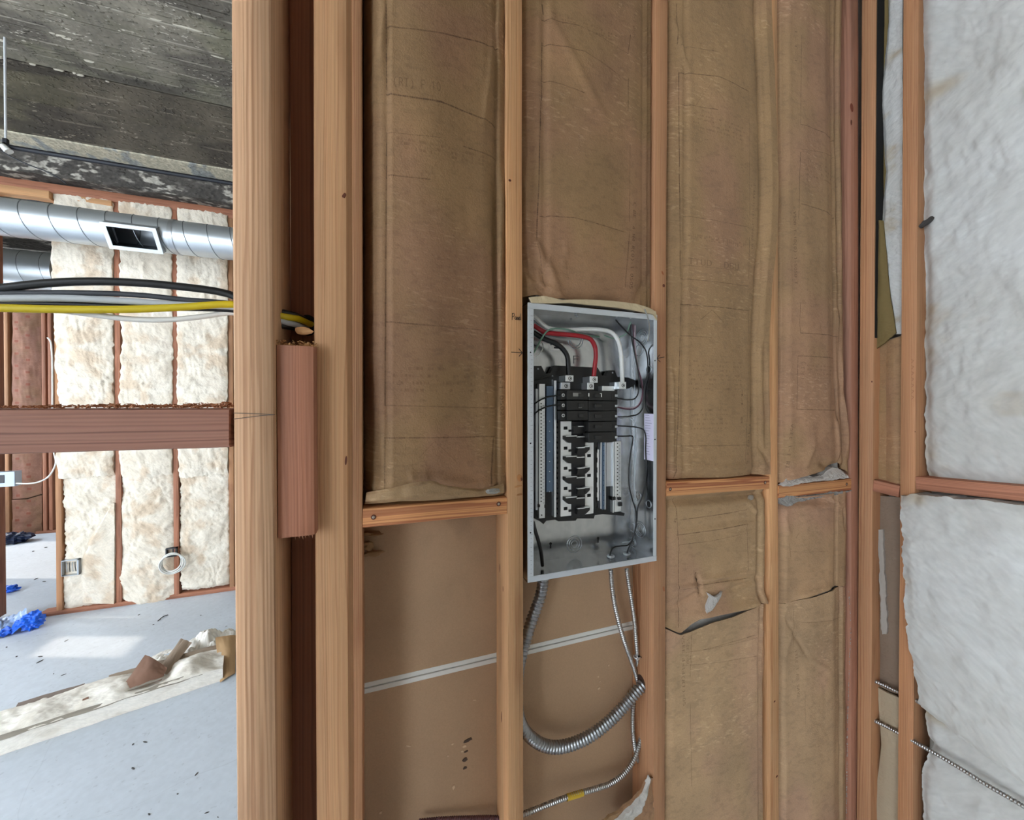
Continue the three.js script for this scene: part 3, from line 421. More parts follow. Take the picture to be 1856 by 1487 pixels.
{ // bay 2, above the panel
  const L = x1at, R = x2at, yb = onZ(952, 536, 0).y;
  const t = kraftBatt({
    label: 'paper-faced batt above the electrical panel, crumpled at its lower end', seed: 111, z0: -0.006,
    L: edgeL(L, onZ(950, 534, 0).y, HI), R: edgeR(R, onZ(1184, 558, 0).y, HI), B: [[L(2) + eS + 0.0012, onZ(950, 534, 0).y], P1(975, 532), P1(1010, 541), P1(1060, 541), P1(1110, 544), P1(1150, 550), [R(2) - eS - 0.0012, onZ(1184, 558, 0).y]], T: [[L(HI) + eS + 0.0012, HI], [R(HI) - eS - 0.0012, HI]],
    prof: [[0, -0.03], [0.03, -0.018], [0.07, -0.01], [0.12, -0.004], [0.16, -0.007], [0.19, 0.001], [0.5, 0.006], [0.82, 0.002], [0.9, -0.003], [0.925, -0.010], [0.945, -0.002], [0.965, -0.010], [0.985, -0.004], [1, -0.012]],
    fold: [[953, 460, 985, 530, -0.006, 0.007], [975, 440, 1015, 530, 0.006, 0.012], [960, 500, 1030, 545, 0.006, 0.008], [1020, 540, 1140, 545, -0.008, 0.010], [1030, 440, 1018, 500, 0.003, 0.004], [992, 490, 1025, 500, 0.003, 0.004], [1150, 545, 1180, 500, -0.005, 0.006], [990, 10, 1100, 220, 0.002, 0.012], [960, 200, 978, 430, -0.003, 0.008], [1000, 350, 1140, 300, 0.001, 0.03], [955, 300, 960, 420, 0.004, 0.006]],
    lines: [[986, 0, 988, 18, 1.4], [986, 70, 985, 175, 1.4], [984, 178, 980, 330, 1.6], [980, 330, 977, 430, 1.4], [977, 440, 990, 520, 1, 0.3], [985, 28, 1050, 45, 1], [1050, 45, 1141, 95, 0.9, 0.3], [987, 74, 1060, 92, 1], [1060, 92, 1140, 145, 1, 0.35], [985, 140, 1020, 150, 1, 0.4], [1020, 150, 1060, 168, 1, 0.4], [981, 388, 1040, 394, 1], [1040, 394, 1135, 420, 1], [1145, 60, 1140, 95, 1, 0.5], [1141, 140, 1140, 200, 1, 0.5], [1144, 260, 1143, 400, 1, 0.4], [1143, 420, 1135, 520, 1.3, 0.4]],
    texts: [['C BE  4 H4 R(0)-1 0505', 1151, 364, 1143, 523, 0.0125, 0.62], ['1-1 0505', 1150, 20, 1148, 65, 0.012, 0.4]],
    smudges: [[1000, 30, 1120, 60]],
  });
  // fibre squeezed out over the top of the panel
  obj('fibre_fringe', patchGeo({ L: [P1(962, 552), P1(958, 541)], R: [P1(1186, 582), P1(1186, 566)], B: [P1(962, 551), P1(990, 552), P1(1030, 551), P1(1080, 556), P1(1125, 561), P1(1160, 567), P1(1180, 572), P1(1186, 582)], T: [P1(958, 540), P1(985, 538), P1(1015, 545), P1(1060, 544), P1(1110, 547), P1(1150, 552), P1(1176, 560), P1(1186, 566)], map: zMap(0.010), h: (s, tt, p) => 0.004 * (fbm(p[0] * 60, p[1] * 90, 3, 5) - 0.4) - 0.004 * tt, nu: 90, nv: 8, depth: 0.006, uv: (x, y) => [x * 3, y * 3] }), std(0xc2b090, 0.95, 0, { bumpMap: paperBump, bumpScale: 0.002 }), t);
  obj('fibre_strand', tubeGeo([onZ(1168, 560, 0.012), onZ(1174, 575, 0.013), onZ(1177, 596, 0.011), onZ(1174, 618, 0.004)], 0.0016, 20, 6), FIB.cool, t);
}
{ // bay 3, upper
  const yl = onZ(1210, 872, 0).y, yr = onZ(1392, 860, 0).y;
  kraftBatt({
    label: 'paper-faced batt above the boldly striped blocking, flange lapping the narrow stud', seed: 121, base: [156, 124, 88], z0: -0.003,
    L: edgeL(x2at, yl, HI), R: [[x3at(1.6) - eS - 0.001, yr], P1(1393, 800), P1(1391, 690), P1(1392, 600), P1(1396, 520), P1(1402, 470), P1(1406, 430), P1(1408, 330), P1(1405, 220), P1(1401, 130), P1(1397, 60), [x3at(HI) - eS - 0.001, HI]],
    B: [[x2at(1.6) + eS + 0.0012, yl], P1(1260, 868), P1(1320, 866), P1(1360, 862), [x3at(1.6) - eS - 0.001, yr]], T: [[x2at(HI) + eS + 0.0012, HI], [x3at(HI) - eS - 0.001, HI]],
    prof: [[0, -0.035], [0.03, -0.02], [0.08, -0.008], [0.13, -0.002], [0.16, -0.005], [0.19, 0.001], [0.5, 0.006], [0.76, 0.002], [0.83, -0.001], [0.855, -0.011], [0.88, -0.001], [0.905, 0.002], [0.93, 0.0085], [1, 0.0085]],
    fold: [[1222, 855, 1290, 838, 0.003, 0.009], [1250, 850, 1380, 852, 0.004, 0.007], [1215, 870, 1390, 856, -0.008, 0.008], [1215, 620, 1224, 700, 0.006, 0.006], [1224, 700, 1222, 860, 0.006, 0.006], [1220, 5, 1250, 130, 0.0035, 0.006], [1384, 300, 1384, 500, -0.004, 0.004], [1383, 620, 1386, 820, -0.006, 0.005], [1378, 810, 1392, 842, -0.006, 0.006], [1260, 840, 1330, 832, 0.002, 0.007]],
    lines: [[1231, 0, 1232, 75, 1], [1234, 128, 1236, 500, 1.3], [1236, 550, 1233, 740, 1.2], [1233, 740, 1228, 868, 1.2, 0.5], [1236, 80, 1300, 95, 0.9, 0.3], [1235, 129, 1300, 140, 1.1], [1300, 140, 1358, 165, 1], [1237, 186, 1300, 200, 1, 0.4], [1241, 390, 1300, 401, 1, 0.3], [1300, 402, 1358, 412, 1, 0.3], [1237, 504, 1356, 519, 1, 0.4], [1236, 551, 1358, 563, 1.1], [1358, 563, 1360, 620, 1, 0.4], [1236, 608, 1290, 612, 0.9, 0.35], [1359, 430, 1357, 506, 1, 0.4], [1358, 165, 1360, 400, 0.9, 0.25], [1234, 809, 1355, 807, 1, 0.35], [1360, 640, 1352, 840, 0.9, 0.4], [1270, 580, 1290, 562, 0.9, 0.3], [1290, 562, 1310, 585, 0.9, 0.3], [1262, 190, 1290, 150, 0.9, 0.14], [1290, 150, 1320, 200, 0.9, 0.14], [1240, 480, 1350, 492, 0.8, 0.25]],
    texts: [['I 4A4-1Z-(0)-1 0502 U1', 1367, 332, 1362, 452, 0.010, 0.55], ['C DEE 1-1(0)-2 S', 1364, 722, 1353, 842, 0.011, 0.5], ['TTUD  DBU', 1248, 478, 1340, 490, 0.022, 0.28], ['44 8', 1345, 705, 1343, 770, 0.010, 0.45]],
    smudges: [[1248, 420, 1350, 450], [1250, 650, 1345, 710], [1258, 200, 1350, 260], [1250, 740, 1320, 780]],
  });
}
// lower half of bay 3 is torn across: an upper and a lower piece of facing with the slit between them
{
  const y3 = onZ(1210, 905, 0).y, tearU = [[1208, 1141], [1237, 1151], [1246, 1141], [1265, 1119], [1300, 1109], [1345, 1101], [1384, 1091], [1394, 1097]], tearL = [[1208, 1143], [1237, 1154], [1262, 1143], [1290, 1129], [1330, 1118], [1372, 1102], [1386, 1096], [1394, 1099]];
  const LB = 0.05, gl = x2at(1.4) + eS + 0.0012, gr = x3at(1.4) - eS - 0.0012, gl2 = x2at(LB) + eS + 0.0012, gr2 = x3at(LB) - eS - 0.0012;
  const t = kraftBatt({
    label: 'torn paper-faced batt under the boldly striped blocking, split open by a dark slit', seed: 131, z0: -0.006,
    L: [[gl, P1(1208, 1141)[1]], [gl, P1(1209, 899)[1]]], R: [[gr, P1(1394, 1097)[1]], [gr, P1(1394, 887.5)[1]]], B: px(tearU).map((p, i, a) => (i ? i === a.length - 1 ? [gr, p[1]] : p : [gl, p[1]])), T: [[gl, P1(1209, 899)[1]], P1(1260, 895.5), P1(1330, 891), [gr, P1(1394, 887.5)[1]]],
    prof: [[0, -0.02], [0.04, -0.008], [0.1, 0], [0.5, 0.006], [0.8, 0.004], [0.87, 0.003], [0.895, -0.009], [0.92, 0.004], [0.96, 0.002], [0.985, -0.006], [1, -0.012]], wr: 0.004,
    fold: [[1215, 912, 1390, 896, -0.014, 0.010], [1238, 968, 1375, 948, 0.0025, 0.006], [1235, 960, 1350, 940, -0.002, 0.005], [1240, 1068, 1300, 1052, 0.004, 0.006], [1266, 1052, 1350, 1040, 0.004, 0.006], [1262, 1058, 1380, 1046, -0.004, 0.005], [1310, 1075, 1380, 1050, -0.005, 0.006], [1212, 1110, 1270, 1075, -0.004, 0.007], [1264, 1040, 1272, 1080, -0.008, 0.003], [1250, 1120, 1390, 1090, 0.006, 0.014], [1215, 1070, 1262, 1062, 0.003, 0.005], [1358, 912, 1374, 930, 0.004, 0.006], [1275, 1000, 1330, 985, 0.001, 0.006]], hx: (s, tt) => 0.008 * smooth(0.12, 0, tt) * smooth(0.1, 0.4, s),
    lines: [[1228, 905, 1234, 1000, 1.1], [1233, 1000, 1233, 1140, 1.1], [1236, 944, 1355, 925, 1, 0.45], [1230, 972, 1354, 950, 1.3, 0.5], [1354, 950, 1358, 1035, 1, 0.4], [1270, 985, 1352, 968, 0.9, 0.3], [1264, 1040, 1270, 1078, 2, 0.7], [1233, 990, 1270, 984, 1, 0.3], [1240, 1070, 1262, 1064, 1, 0.4], [1262, 1062, 1360, 1050, 1, 0.45]],
    texts: [['SE', 1227, 940, 1225, 950, 0.008, 0.7], [':', 1210, 1025, 1214, 1025, 0.012, 0.6]], nv: 70, base: [170, 138, 102],
  });
  kraftBatt({
    label: '', owner: t, partName: 'paper_facing', seed: 132, z0: -0.008,
    L: [[gl2, LB], [gl, P1(1208, 1143)[1]]], R: [[gr2, LB], [gr, P1(1394, 1099)[1]]], T: px(tearL).map((p, i, a) => (i ? i === a.length - 1 ? [gr, p[1]] : p : [gl, p[1]])), B: [[gl2, LB], [gr2, LB]],
    prof: [[0, -0.02], [0.04, -0.008], [0.1, 0], [0.5, 0.006], [0.82, 0.003], [0.9, 0.002], [0.925, -0.007], [0.945, 0.001], [0.97, -0.008], [1, -0.014]], wr: 0.004,
    fold: [[1240, 1185, 1390, 1150, 0.002, 0.008], [1245, 1182, 1370, 1152, -0.002, 0.005], [1215, 1210, 1385, 1180, 0.002, 0.006], [1390, 1130, 1396, 1240, 0.004, 0.006], [1260, 1320, 1380, 1280, 0.0015, 0.03]], hx: (s, tt) => 0.004 * smooth(0.9, 1, tt),
    lines: [[1255, 1150, 1254, 1230, 1, 0.3], [1254, 1280, 1257, 1430, 1, 0.3], [1275, 1178, 1370, 1153, 1, 0.35], [1245, 1185, 1375, 1158, 0.9, 0.3], [1240, 1210, 1375, 1192, 0.9, 0.3], [1375, 1200, 1376, 1300, 0.9, 0.3]],
    texts: [['VSEE 4-14(R1)-05', 1238, 1155, 1242, 1285, 0.012, 0.4], ['VSEE 1-RO', 1247, 1160, 1246, 1210, 0.012, 0.3]], nv: 150, base: [180, 148, 112],
  });
  obj('exposed_fibre', patchGeo({ L: px([[1240, 1156], [1240, 1110]]), R: px([[1392, 1110], [1392, 1085]]), B: px([[1240, 1156], [1320, 1130], [1392, 1110]]), T: px([[1240, 1110], [1320, 1095], [1392, 1085]]), map: zMap(-0.058), h: (s, tt, p) => 0.012 * fbm(p[0] * 40, p[1] * 50, 4, 6), nu: 50, nv: 20, depth: 0.02, uv: (x, y) => [x * 2, y * 2] }), FIB.grey, t);
  obj('exposed_fibre', patchGeo({ L: px([[1272, 1112], [1279, 1096], [1284, 1082], [1280, 1074]]), R: px([[1284, 1109], [1292, 1098], [1300, 1084], [1306, 1072]]), B: px([[1272, 1112], [1284, 1109]]), T: px([[1280, 1074], [1290, 1078], [1306, 1072]]), map: zMap(0.0065), jag: 0.006, h: (s, tt, p) => (0.005 * fbm(p[0] * 120, p[1] * 90, 4, 8) + 0.003 * fbm(p[0] * 400, p[1] * 400, 3, 9)) * Math.sin(Math.PI * s), nu: 40, nv: 60, depth: 0.006, uv: (x, y) => [x * 3, y * 3] }), new THREE.MeshStandardMaterial({ color: 0xb0aba6, roughness: 1 }), t);
  obj('exposed_fibre', tuft(0.010, 0.007, 0.005, 22).translate(onZ(1364, 901, 0).x, onZ(1364, 903, 0).y, -0.006), std(0x94897c, 1), t);
}
{ // bay 4, upper
  const yl = onZ(1414, 880, 0).y, yr = onZ(1540, 862, 0).y;
  const t = kraftBatt({
    label: 'paper-faced batt in the bay next to the corner, above the chipped blocking', seed: 141, base: [156, 124, 90], z0: 0.0,
    L: edgeL(x3at, yl, HI), R: [[x4at(1.6) - eS - 0.0012, yr], P1(1534, 700), P1(1532, 500), P1(1530, 300), P1(1528, 150), P1(1531, 0), [x4at(HI) - eS - 0.002, HI]], B: [[x3at(1.6) + eS + 0.0012, yl], P1(1430, 868), P1(1455, 858), P1(1490, 848), P1(1505, 846), P1(1520, 835), [x4at(1.6) - eS - 0.0012, yr]], T: [[x3at(HI) + eS + 0.0012, HI], [x4at(HI) - eS - 0.002, HI]],
    prof: [[0, -0.045], [0.025, -0.02], [0.06, -0.004], [0.15, 0.006], [0.35, 0.013], [0.6, 0.012], [0.74, 0.004], [0.795, -0.012], [0.83, -0.002], [0.87, -0.004], [0.9, -0.012], [0.94, -0.002], [1, -0.008]], wr: 0.004,
    fold: [[1514, 760, 1516, 830, 0.008, 0.006], [1430, 855, 1500, 770, 0.004, 0.012], [1450, 860, 1470, 780, 0.003, 0.008], [1480, 842, 1530, 850, -0.012, 0.012], [1520, 560, 1528, 700, 0.005, 0.006], [1524, 690, 1540, 830, 0.006, 0.007], [1518, 250, 1525, 500, -0.006, 0.005], [1420, 870, 1500, 842, 0.008, 0.010]],
    lines: [[1446, 70, 1445, 228, 1.1, 0.4], [1445, 230, 1514, 255, 1], [1444, 280, 1442, 400, 1.1, 0.5], [1445, 373, 1514, 395, 1], [1444, 550, 1444, 605, 1, 0.4], [1445, 605, 1520, 610, 1], [1441, 646, 1514, 650, 1.1], [1441, 646, 1440, 742, 1], [1440, 742, 1512, 744, 1], [1446, 275, 1512, 285, 0.8, 0.3]],
    texts: [['VSDB T-1D(0)-1-S0SD T', 1434, 385, 1436, 517, 0.013, 0.62], ['VSEE 1-1 RI', 1430, 768, 1424, 850, 0.012, 0.5], ['I-T-T', 1436, 55, 1436, 120, 0.011, 0.35], ['(RI)', 1450, 690, 1452, 655, 0.02, 0.25]],
    smudges: [[1450, 290, 1505, 340], [1455, 660, 1505, 690]],
  });
  obj('fibre_fringe', patchGeo({ L: px([[1416, 880], [1421, 871]]), R: px([[1534, 868], [1526, 853]]), B: px([[1416, 880], [1450, 876], [1500, 870], [1534, 867]]), T: px([[1421, 871], [1432, 864], [1445, 862], [1470, 863], [1486, 862], [1497, 853], [1508, 848], [1518, 849], [1526, 856]]), map: zMap(0.004), jag: 0.006, h: (s, tt, p) => (0.010 * fbm(p[0] * 60, p[1] * 70, 4, 31) + 0.005 * fbm(p[0] * 260, p[1] * 260, 3, 32)) * Math.sin(Math.PI * clamp(tt + 0.12)), nu: 160, nv: 40, depth: 0.02, uv: (x, y) => [x * 3, y * 3] }), new THREE.MeshStandardMaterial({ color: 0xb5ada6, roughness: 1 }), t);
}
{ // bay 4, lower, torn too
  const gl = x3at(1.4) + eS + 0.0012, gr = x4at(1.4) - eS - 0.0012, LB = 0.05, gl2 = x3at(LB) + eS + 0.0012, gr2 = x4at(LB) - eS - 0.0012;
  const up = [[1413, 1099], [1428, 1092], [1446, 1083], [1480, 1070], [1503, 1061], [1512, 1063], [1534, 1064]], lo = [[1413, 1101], [1428, 1094], [1446, 1087], [1480, 1078], [1503, 1070], [1512, 1066], [1534, 1066]];
  const t = kraftBatt({
    label: 'paper-faced batt under the chipped blocking next to the corner, slit across near its middle', seed: 151, z0: -0.002,
    L: [[gl, P1(1413, 1099)[1]], [gl, P1(1413, 904)[1]]], R: [[gr, P1(1536, 1064)[1]], [gr, P1(1540, 889)[1]]], B: px(up).map((p, i, a) => (i ? i === a.length - 1 ? [gr, p[1]] : p : [gl, p[1]])), T: [[gl, P1(1413, 904)[1]], P1(1440, 901), P1(1500, 895.5), P1(1515, 893), [gr, P1(1540, 889)[1]]],
    prof: [[0, -0.03], [0.03, -0.012], [0.1, 0.004], [0.35, 0.012], [0.6, 0.012], [0.72, 0.008], [0.755, -0.014], [0.79, 0.002], [0.9, 0.004], [0.95, -0.004], [1, -0.012]], wr: 0.004,
    fold: [[1415, 915, 1505, 905, -0.012, 0.014], [1430, 920, 1470, 912, 0.006, 0.008], [1420, 935, 1430, 970, 0.003, 0.008], [1530, 925, 1533, 960, -0.016, 0.005], [1440, 1080, 1500, 1062, 0.006, 0.012], [1505, 905, 1520, 915, 0.004, 0.006]],
    lines: [[1432, 1000, 1490, 998, 0.9, 0.3], [1430, 985, 1432, 1010, 0.9, 0.3], [1445, 965, 1440, 975, 0.8, 0.3]], nv: 60, base: [170, 136, 102],
  });
  kraftBatt({
    label: '', owner: t, partName: 'paper_facing', seed: 152, z0: -0.004,
    L: [[gl2, LB], [gl, P1(1413, 1101)[1]]], R: [[gr2, LB], [gr, P1(1536, 1066)[1]]], T: px(lo).map((p, i, a) => (i ? i === a.length - 1 ? [gr, p[1]] : p : [gl, p[1]])), B: [[gl2, LB], [gr2, LB]],
    prof: [[0, -0.03], [0.03, -0.014], [0.1, 0.002], [0.4, 0.012], [0.68, 0.011], [0.82, 0.001], [0.86, -0.006], [0.9, 0.0], [0.95, -0.004], [1, -0.012]], wr: 0.004,
    fold: [[1425, 1120, 1460, 1190, -0.003, 0.006], [1460, 1190, 1500, 1215, 0.002, 0.008], [1415, 1110, 1440, 1098, 0.003, 0.005], [1450, 1128, 1530, 1120, -0.0015, 0.008], [1420, 1200, 1440, 1130, 0.003, 0.010]],
    lines: [[1438, 1100, 1438, 1170, 0.9, 0.3], [1450, 1128, 1530, 1122, 0.9, 0.3], [1455, 1250, 1456, 1310, 0.9, 0.3]],
    texts: [['VSEE 1 R0 SAV2', 1440, 1178, 1444, 1265, 0.012, 0.42]], nv: 150, base: [176, 144, 110],
  });
  tuftLine('fibre_edge', [[1538, 1070], [1541, 1110], [1542, 1150], [1540, 1190], [1538, 1250], [1536, 1310], [1535, 1400], [1534, 1487]], 0.0025, 0.0012, 200, 13, t);
  obj('fibre_edge', patchGeo({ L: px([[1415, 912], [1415, 903]]), R: px([[1540, 892], [1543, 888]]), B: px([[1415, 911], [1428, 917], [1445, 911], [1470, 906], [1500, 900], [1540, 892]]), T: px([[1415, 903], [1470, 897], [1543, 888]]), map: zMap(-0.004), jag: 0.007, h: (s2, tt, p) => 0.008 * fbm(p[0] * 60, p[1] * 90, 4, 41) + 0.004 * fbm(p[0] * 300, p[1] * 300, 3, 42), nu: 140, nv: 16, depth: 0.02, uv: (x, y) => [x * 3, y * 3] }), std(0x8f8a86, 1), t);
}
{ // scrap of facing at the foot of bay 2
  const z = -0.02, q = (l) => l.map(([u, v]) => { const p = onZ(u, v, z); return [p.x, p.y]; });
  const t = thing('insulation_scrap', 'torn paper and fibre scrap slumped at the foot of the bay under the panel', 'insulation');
  obj('paper', patchGeo({ L: q([[1085, 1530], [1090, 1487], [1120, 1462]]), R: q([[1186, 1530], [1186, 1450], [1178, 1398]]), B: q([[1085, 1530], [1186, 1530]]), T: q([[1120, 1462], [1140, 1440], [1158, 1420], [1170, 1400], [1178, 1398]]), map: zMap(z), h: (s, tt, p) => 0.02 * fbm(p[0] * 26, p[1] * 22, 4, 51) + 0.01 * s, nu: 40, nv: 40, depth: 0.006, uv: (x, y) => [x * 2.5, y * 2.5] }), kraftPlain, t);
  obj('fibre', patchGeo({ L: q([[1100, 1487], [1125, 1460]]), R: q([[1158, 1445], [1170, 1398]]), B: q([[1100, 1487], [1130, 1475], [1150, 1460], [1158, 1445]]), T: q([[1125, 1460], [1145, 1438], [1160, 1418], [1170, 1398]]), map: zMap(z + 0.016), h: (s, tt, p) => 0.014 * fbm(p[0] * 60, p[1] * 60, 4, 53), nu: 30, nv: 14, depth: 0.012, uv: (x, y) => [x * 3, y * 3] }), FIB.grey, t);
}
{ // torn spots on the back of the plasterboard
  const rr = rng(77), z = -0.0885, mk = (u, v, a, b, m, nm, rot = 0) => { const p = onZ(u, v, -0.0895), g = new THREE.CylinderGeometry(1, 1, 1, 11), q = g.attributes.position; for (let i = 0; i < q.count; i++) { const k = 0.7 + 0.6 * vn(q.getX(i) * 2.3 + u, q.getZ(i) * 2.3 + v, 5); q.setX(i, q.getX(i) * k); q.setZ(i, q.getZ(i) * k); } g.computeVertexNormals(); return obj(nm, g.rotateX(Math.PI / 2).scale(a, b, 0.0016).rotateZ(rot).translate(p.x, p.y, z - 0.0006), m, scene.getObjectByName('wall_front').getObjectByName('plasterboard_sheet')); };
  const chip = std(0xc9ab8c, 0.9), stain = std(0x4b3a30, 0.9);
  for (const [u, v, a, b] of [[842, 1353, 0.005, 0.003], [838, 1362, 0.004, 0.0022], [820, 1349, 0.003, 0.0018], [822, 1427, 0.003, 0.005], [740, 1352, 0.006, 0.0015], [1085, 1248, 0.004, 0.003], [1087, 1236, 0.002, 0.002], [1084, 1227, 0.0022, 0.0022], [1103, 1206, 0.002, 0.003], [860, 1269, 0.004, 0.0012], [690, 1473, 0.003, 0.003], [812, 1370, 0.002, 0.002]]) mk(u, v, a, b, chip, 'paper_scuff', rr() - 0.5);
  for (const [u, v, a, b] of [[848, 1342, 0.010, 0.004], [845, 1362, 0.005, 0.0018], [843, 1377, 0.006, 0.0042], [843, 1392, 0.0045, 0.003]]) mk(u, v, a, b, stain, 'nail_stain', 0.15);
  const kn = (u, v, a, b, m) => { const p = onZ(u, v, -0.0895); return [p, a, b, m]; };
}
{ // damaged corner of the board under the left block
  const t = thing('torn_paper', 'dark crumpled paper scrap under the left end of the two-nail blocking', 'paper scrap');
  for (const [u, v, a, b, d] of [[672, 968, 0.020, 0.006, 0.01], [668, 990, 0.010, 0.010, 0.008], [675, 1003, 0.017, 0.007, 0.007]]) { const p = onZ(u, v, -0.075); obj('scrap', tuft(a, b, d, u, 2, 0.9).translate(p.x, p.y, p.z), std(0x8a6a48, 0.9), t); }
}

// ================================================================ electrical panel
const PZ = 0.006, PB = -0.0875;       // front of the lip, inside of the back
const bx0 = onZ(956.5, 800, PZ).x, lx1 = onZ(1190.5, 790, PZ).x, bx1 = Math.min(lx1, x2at(1.4) - 0.0198, x2at(2) - 0.0198), byT = onZ(957, 548.5, PZ).y, byB = onZ(957, 1057, PZ).y, th = 0.0014;
const panel = thing('electrical_panel', 'open grey metal electrical panel set between two studs, cover off', 'electrical panel');
{
  const enc = obj('enclosure', [box(bx0, byB, PB - th, bx1, byT, PB), box(bx0, byB, PB, bx0 + th, byT, PZ - th), box(bx1 - th, byB, PB, bx1, byT, PZ - th), box(bx0, byB, PB, bx1, byB + th, PZ - th), box(bx0, byT - th, PB, bx1, byT, PZ - th)].map((g) => worldUV(g, ['x', 'y'], 4)), M.box, panel);
  const fl = (g) => obj('flange', g, M.lip, panel), w = 0.0145;
  fl(box(bx0, byB + 0.001, PZ - th, bx0 + w, byT - 0.013, PZ, 0.0005)); fl(box(bx1 - 0.007, byB + 0.001, PZ - th, lx1, byT - 0.013, PZ, 0.0005));
  fl(box(bx0, byT - 0.0135, PZ - th, lx1, byT, PZ + 0.0006, 0.0005)); fl(box(bx0, byB, PZ - th, lx1, byB + 0.0135, PZ + 0.0006, 0.0005));
  // scale stamped along the left lip, and small holes in both lips
  const rul = []; for (let i = 0; i < 60; i++) { const y = lerp(byT - 0.03, byB + 0.02, i / 59), l = i % 5 ? 0.003 : 0.0055; rul.push(box(bx0 + 0.007, y, PZ, bx0 + 0.007 + l, y + 0.0007, PZ + 0.0003)); }
  obj('stamped_scale', rul, std(0x7f858b, 0.6, 0.3), panel).userData.kind = 'stuff';
  for (const [u, v] of [[961.5, 639], [961.5, 804], [961.5, 966], [1187, 654], [1187, 797], [1187, 941]]) { const p = onZ(u, v, PZ); obj('screw_hole', new THREE.CylinderGeometry(0.0018, 0.0018, 0.0008, 12).rotateX(Math.PI / 2).translate(p.x, p.y, PZ + 0.0002), M.hole, panel); }
  // knockouts: concentric pressed rings on the back and on the right-hand side
  const ko = (u, v, rs, arc = Math.PI * 2, rot = 0) => { const p = onZ(u, v, PB); const k = obj('knockout', rs.map((r) => new THREE.TorusGeometry(r, 0.0011, 6, 36, arc).rotateZ(rot).translate(p.x, p.y, PB + 0.0003)), M.steel, enc); return k; };
  ko(1041, 987, [0.022, 0.0155, 0.009]); ko(1043, 617, [0.022, 0.0155], Math.PI * 1.1, Math.PI * 1.02);
  const xr = bx1 - th, kx = (u, v, rs, m = M.steel) => { const p = onX(u, v, xr); obj('knockout', rs.map((r) => new THREE.TorusGeometry(r, 0.0010, 6, 30).rotateY(Math.PI / 2).translate(xr - 0.0003, p.y, clamp(p.z, PB + 0.004, PZ - 0.03))), m, enc); };
  kx(1133, 950, [0.012]); kx(1129, 974, [0.013, 0.008]); kx(1160, 960, [0.022, 0.016, 0.010]); kx(1157, 899, [0.011]); kx(1164, 613, [0.022, 0.016, 0.010]); kx(1158, 635, [0.015]);
  for (const [u, v] of [[1176, 914], [1176, 670]]) { const p = onX(u, v, xr), z = clamp(p.z, PB, PZ - 0.012); obj('knockout_hole', new THREE.CylinderGeometry(0.0075, 0.0075, 0.001, 20).rotateZ(Math.PI / 2).translate(xr - 0.0006, p.y, z), M.hole, enc); obj('knockout', new THREE.TorusGeometry(0.0095, 0.0012, 6, 26).rotateY(Math.PI / 2).translate(xr - 0.0006, p.y, z), M.steel, enc); }
  // vertical pressed ribs of the right-hand side
  for (const [u, w2] of [[1141, 0.004], [1150, 0.003]]) { const p = onX(u, 800, xr); obj('pressed_rib', box(xr - 0.0012, byB + 0.03, p.z - w2 / 2, xr, byT - 0.03, p.z + w2 / 2, 0.0005), M.steel, enc); }
  // keyhole slots in the back, dimples under the top
  for (const [u, v] of [[998, 988], [1084, 978]]) { const p = onZ(u, v, PB); obj('keyhole', [new THREE.CylinderGeometry(0.0036, 0.0036, 0.0008, 18).rotateX(Math.PI / 2).translate(p.x, p.y + 0.003, PB + 0.0004), box(p.x - 0.0018, p.y - 0.009, PB, p.x + 0.0018, p.y + 0.002, PB + 0.0008)], M.hole, enc); }
  const sc = (x, z, m = M.bright) => obj('screw', new THREE.SphereGeometry(0.0032, 12, 8).translate(x, byT - th - 0.001, z), m, panel);
  for (const u of [1118, 1143]) { const p = onZ(u, 575, -0.03); sc(p.x, -0.03); }
  sc(onZ(1043, 580, -0.05).x, -0.05, M.steel); sc(onZ(1046, 588, -0.07).x, -0.07, M.steel);
  // sticker and letter on the back, sticker on the right side
  obj('sticker', pbox(996, 622, 1020, 635, PB + 0.0006, PB), M.label, panel);
  obj('sticker_print', [pbox(1004, 629, 1013, 632, PB + 0.0009, PB + 0.0006), pbox(997.5, 623.5, 1000, 626, PB + 0.0009, PB + 0.0006), pbox(1003, 624, 1016, 625.2, PB + 0.0009, PB + 0.0006)], M.print, panel);
  { const pz = PB + 0.0009, a = (u, v) => onZ(u, v, pz); obj('stamped_letter', strokes([[a(1040, 645), a(1040, 659)], [a(1040, 645.5), a(1048, 645.5)], [a(1040, 651), a(1047.5, 651)]], 0.0013, V3(0, 0, 1)), M.print, panel); }
  { const a = onX(1168, 750, xr), b = onX(1183, 836, xr); obj('side_sticker', box(xr - 0.0008, b.y, a.z, xr, a.y, Math.min(b.z + 0.012, PZ - 0.004)), M.lilac, panel);
    const rows = []; for (let i = 0; i < 16; i++) rows.push(box(xr - 0.0011, lerp(a.y, b.y, (i + 0.7) / 18), lerp(a.z, b.z, 0.15), xr - 0.0008, lerp(a.y, b.y, (i + 0.7) / 18) + 0.0012, lerp(a.z, b.z, 0.4 + 0.5 * hash(i, 3, 4)))); obj('side_print', rows, std(0x8d8aa0, 0.7), panel).userData.kind = 'stuff'; }

  // black moulded base with its ears
  const zb = -0.066, sh = new THREE.Shape(); [[967, 664], [981, 664], [988, 678], [997, 677], [1004, 663], [1083, 667], [1091, 681], [1098, 682], [1103, 672], [1114, 672], [1119, 684], [1139, 685], [1151, 690], [1152, 696], [1140, 704], [1119, 707], [1117, 800], [1117, 926], [1132, 931], [1131, 935], [1092, 932], [1078, 934], [1076, 940], [1046, 940], [1043, 944], [1012, 945], [1006, 942], [990, 944], [985, 950], [979, 945], [967, 939]].forEach(([u, v], i) => { const p = onZ(u, v, zb); i ? sh.lineTo(p.x, p.y) : sh.moveTo(p.x, p.y); });
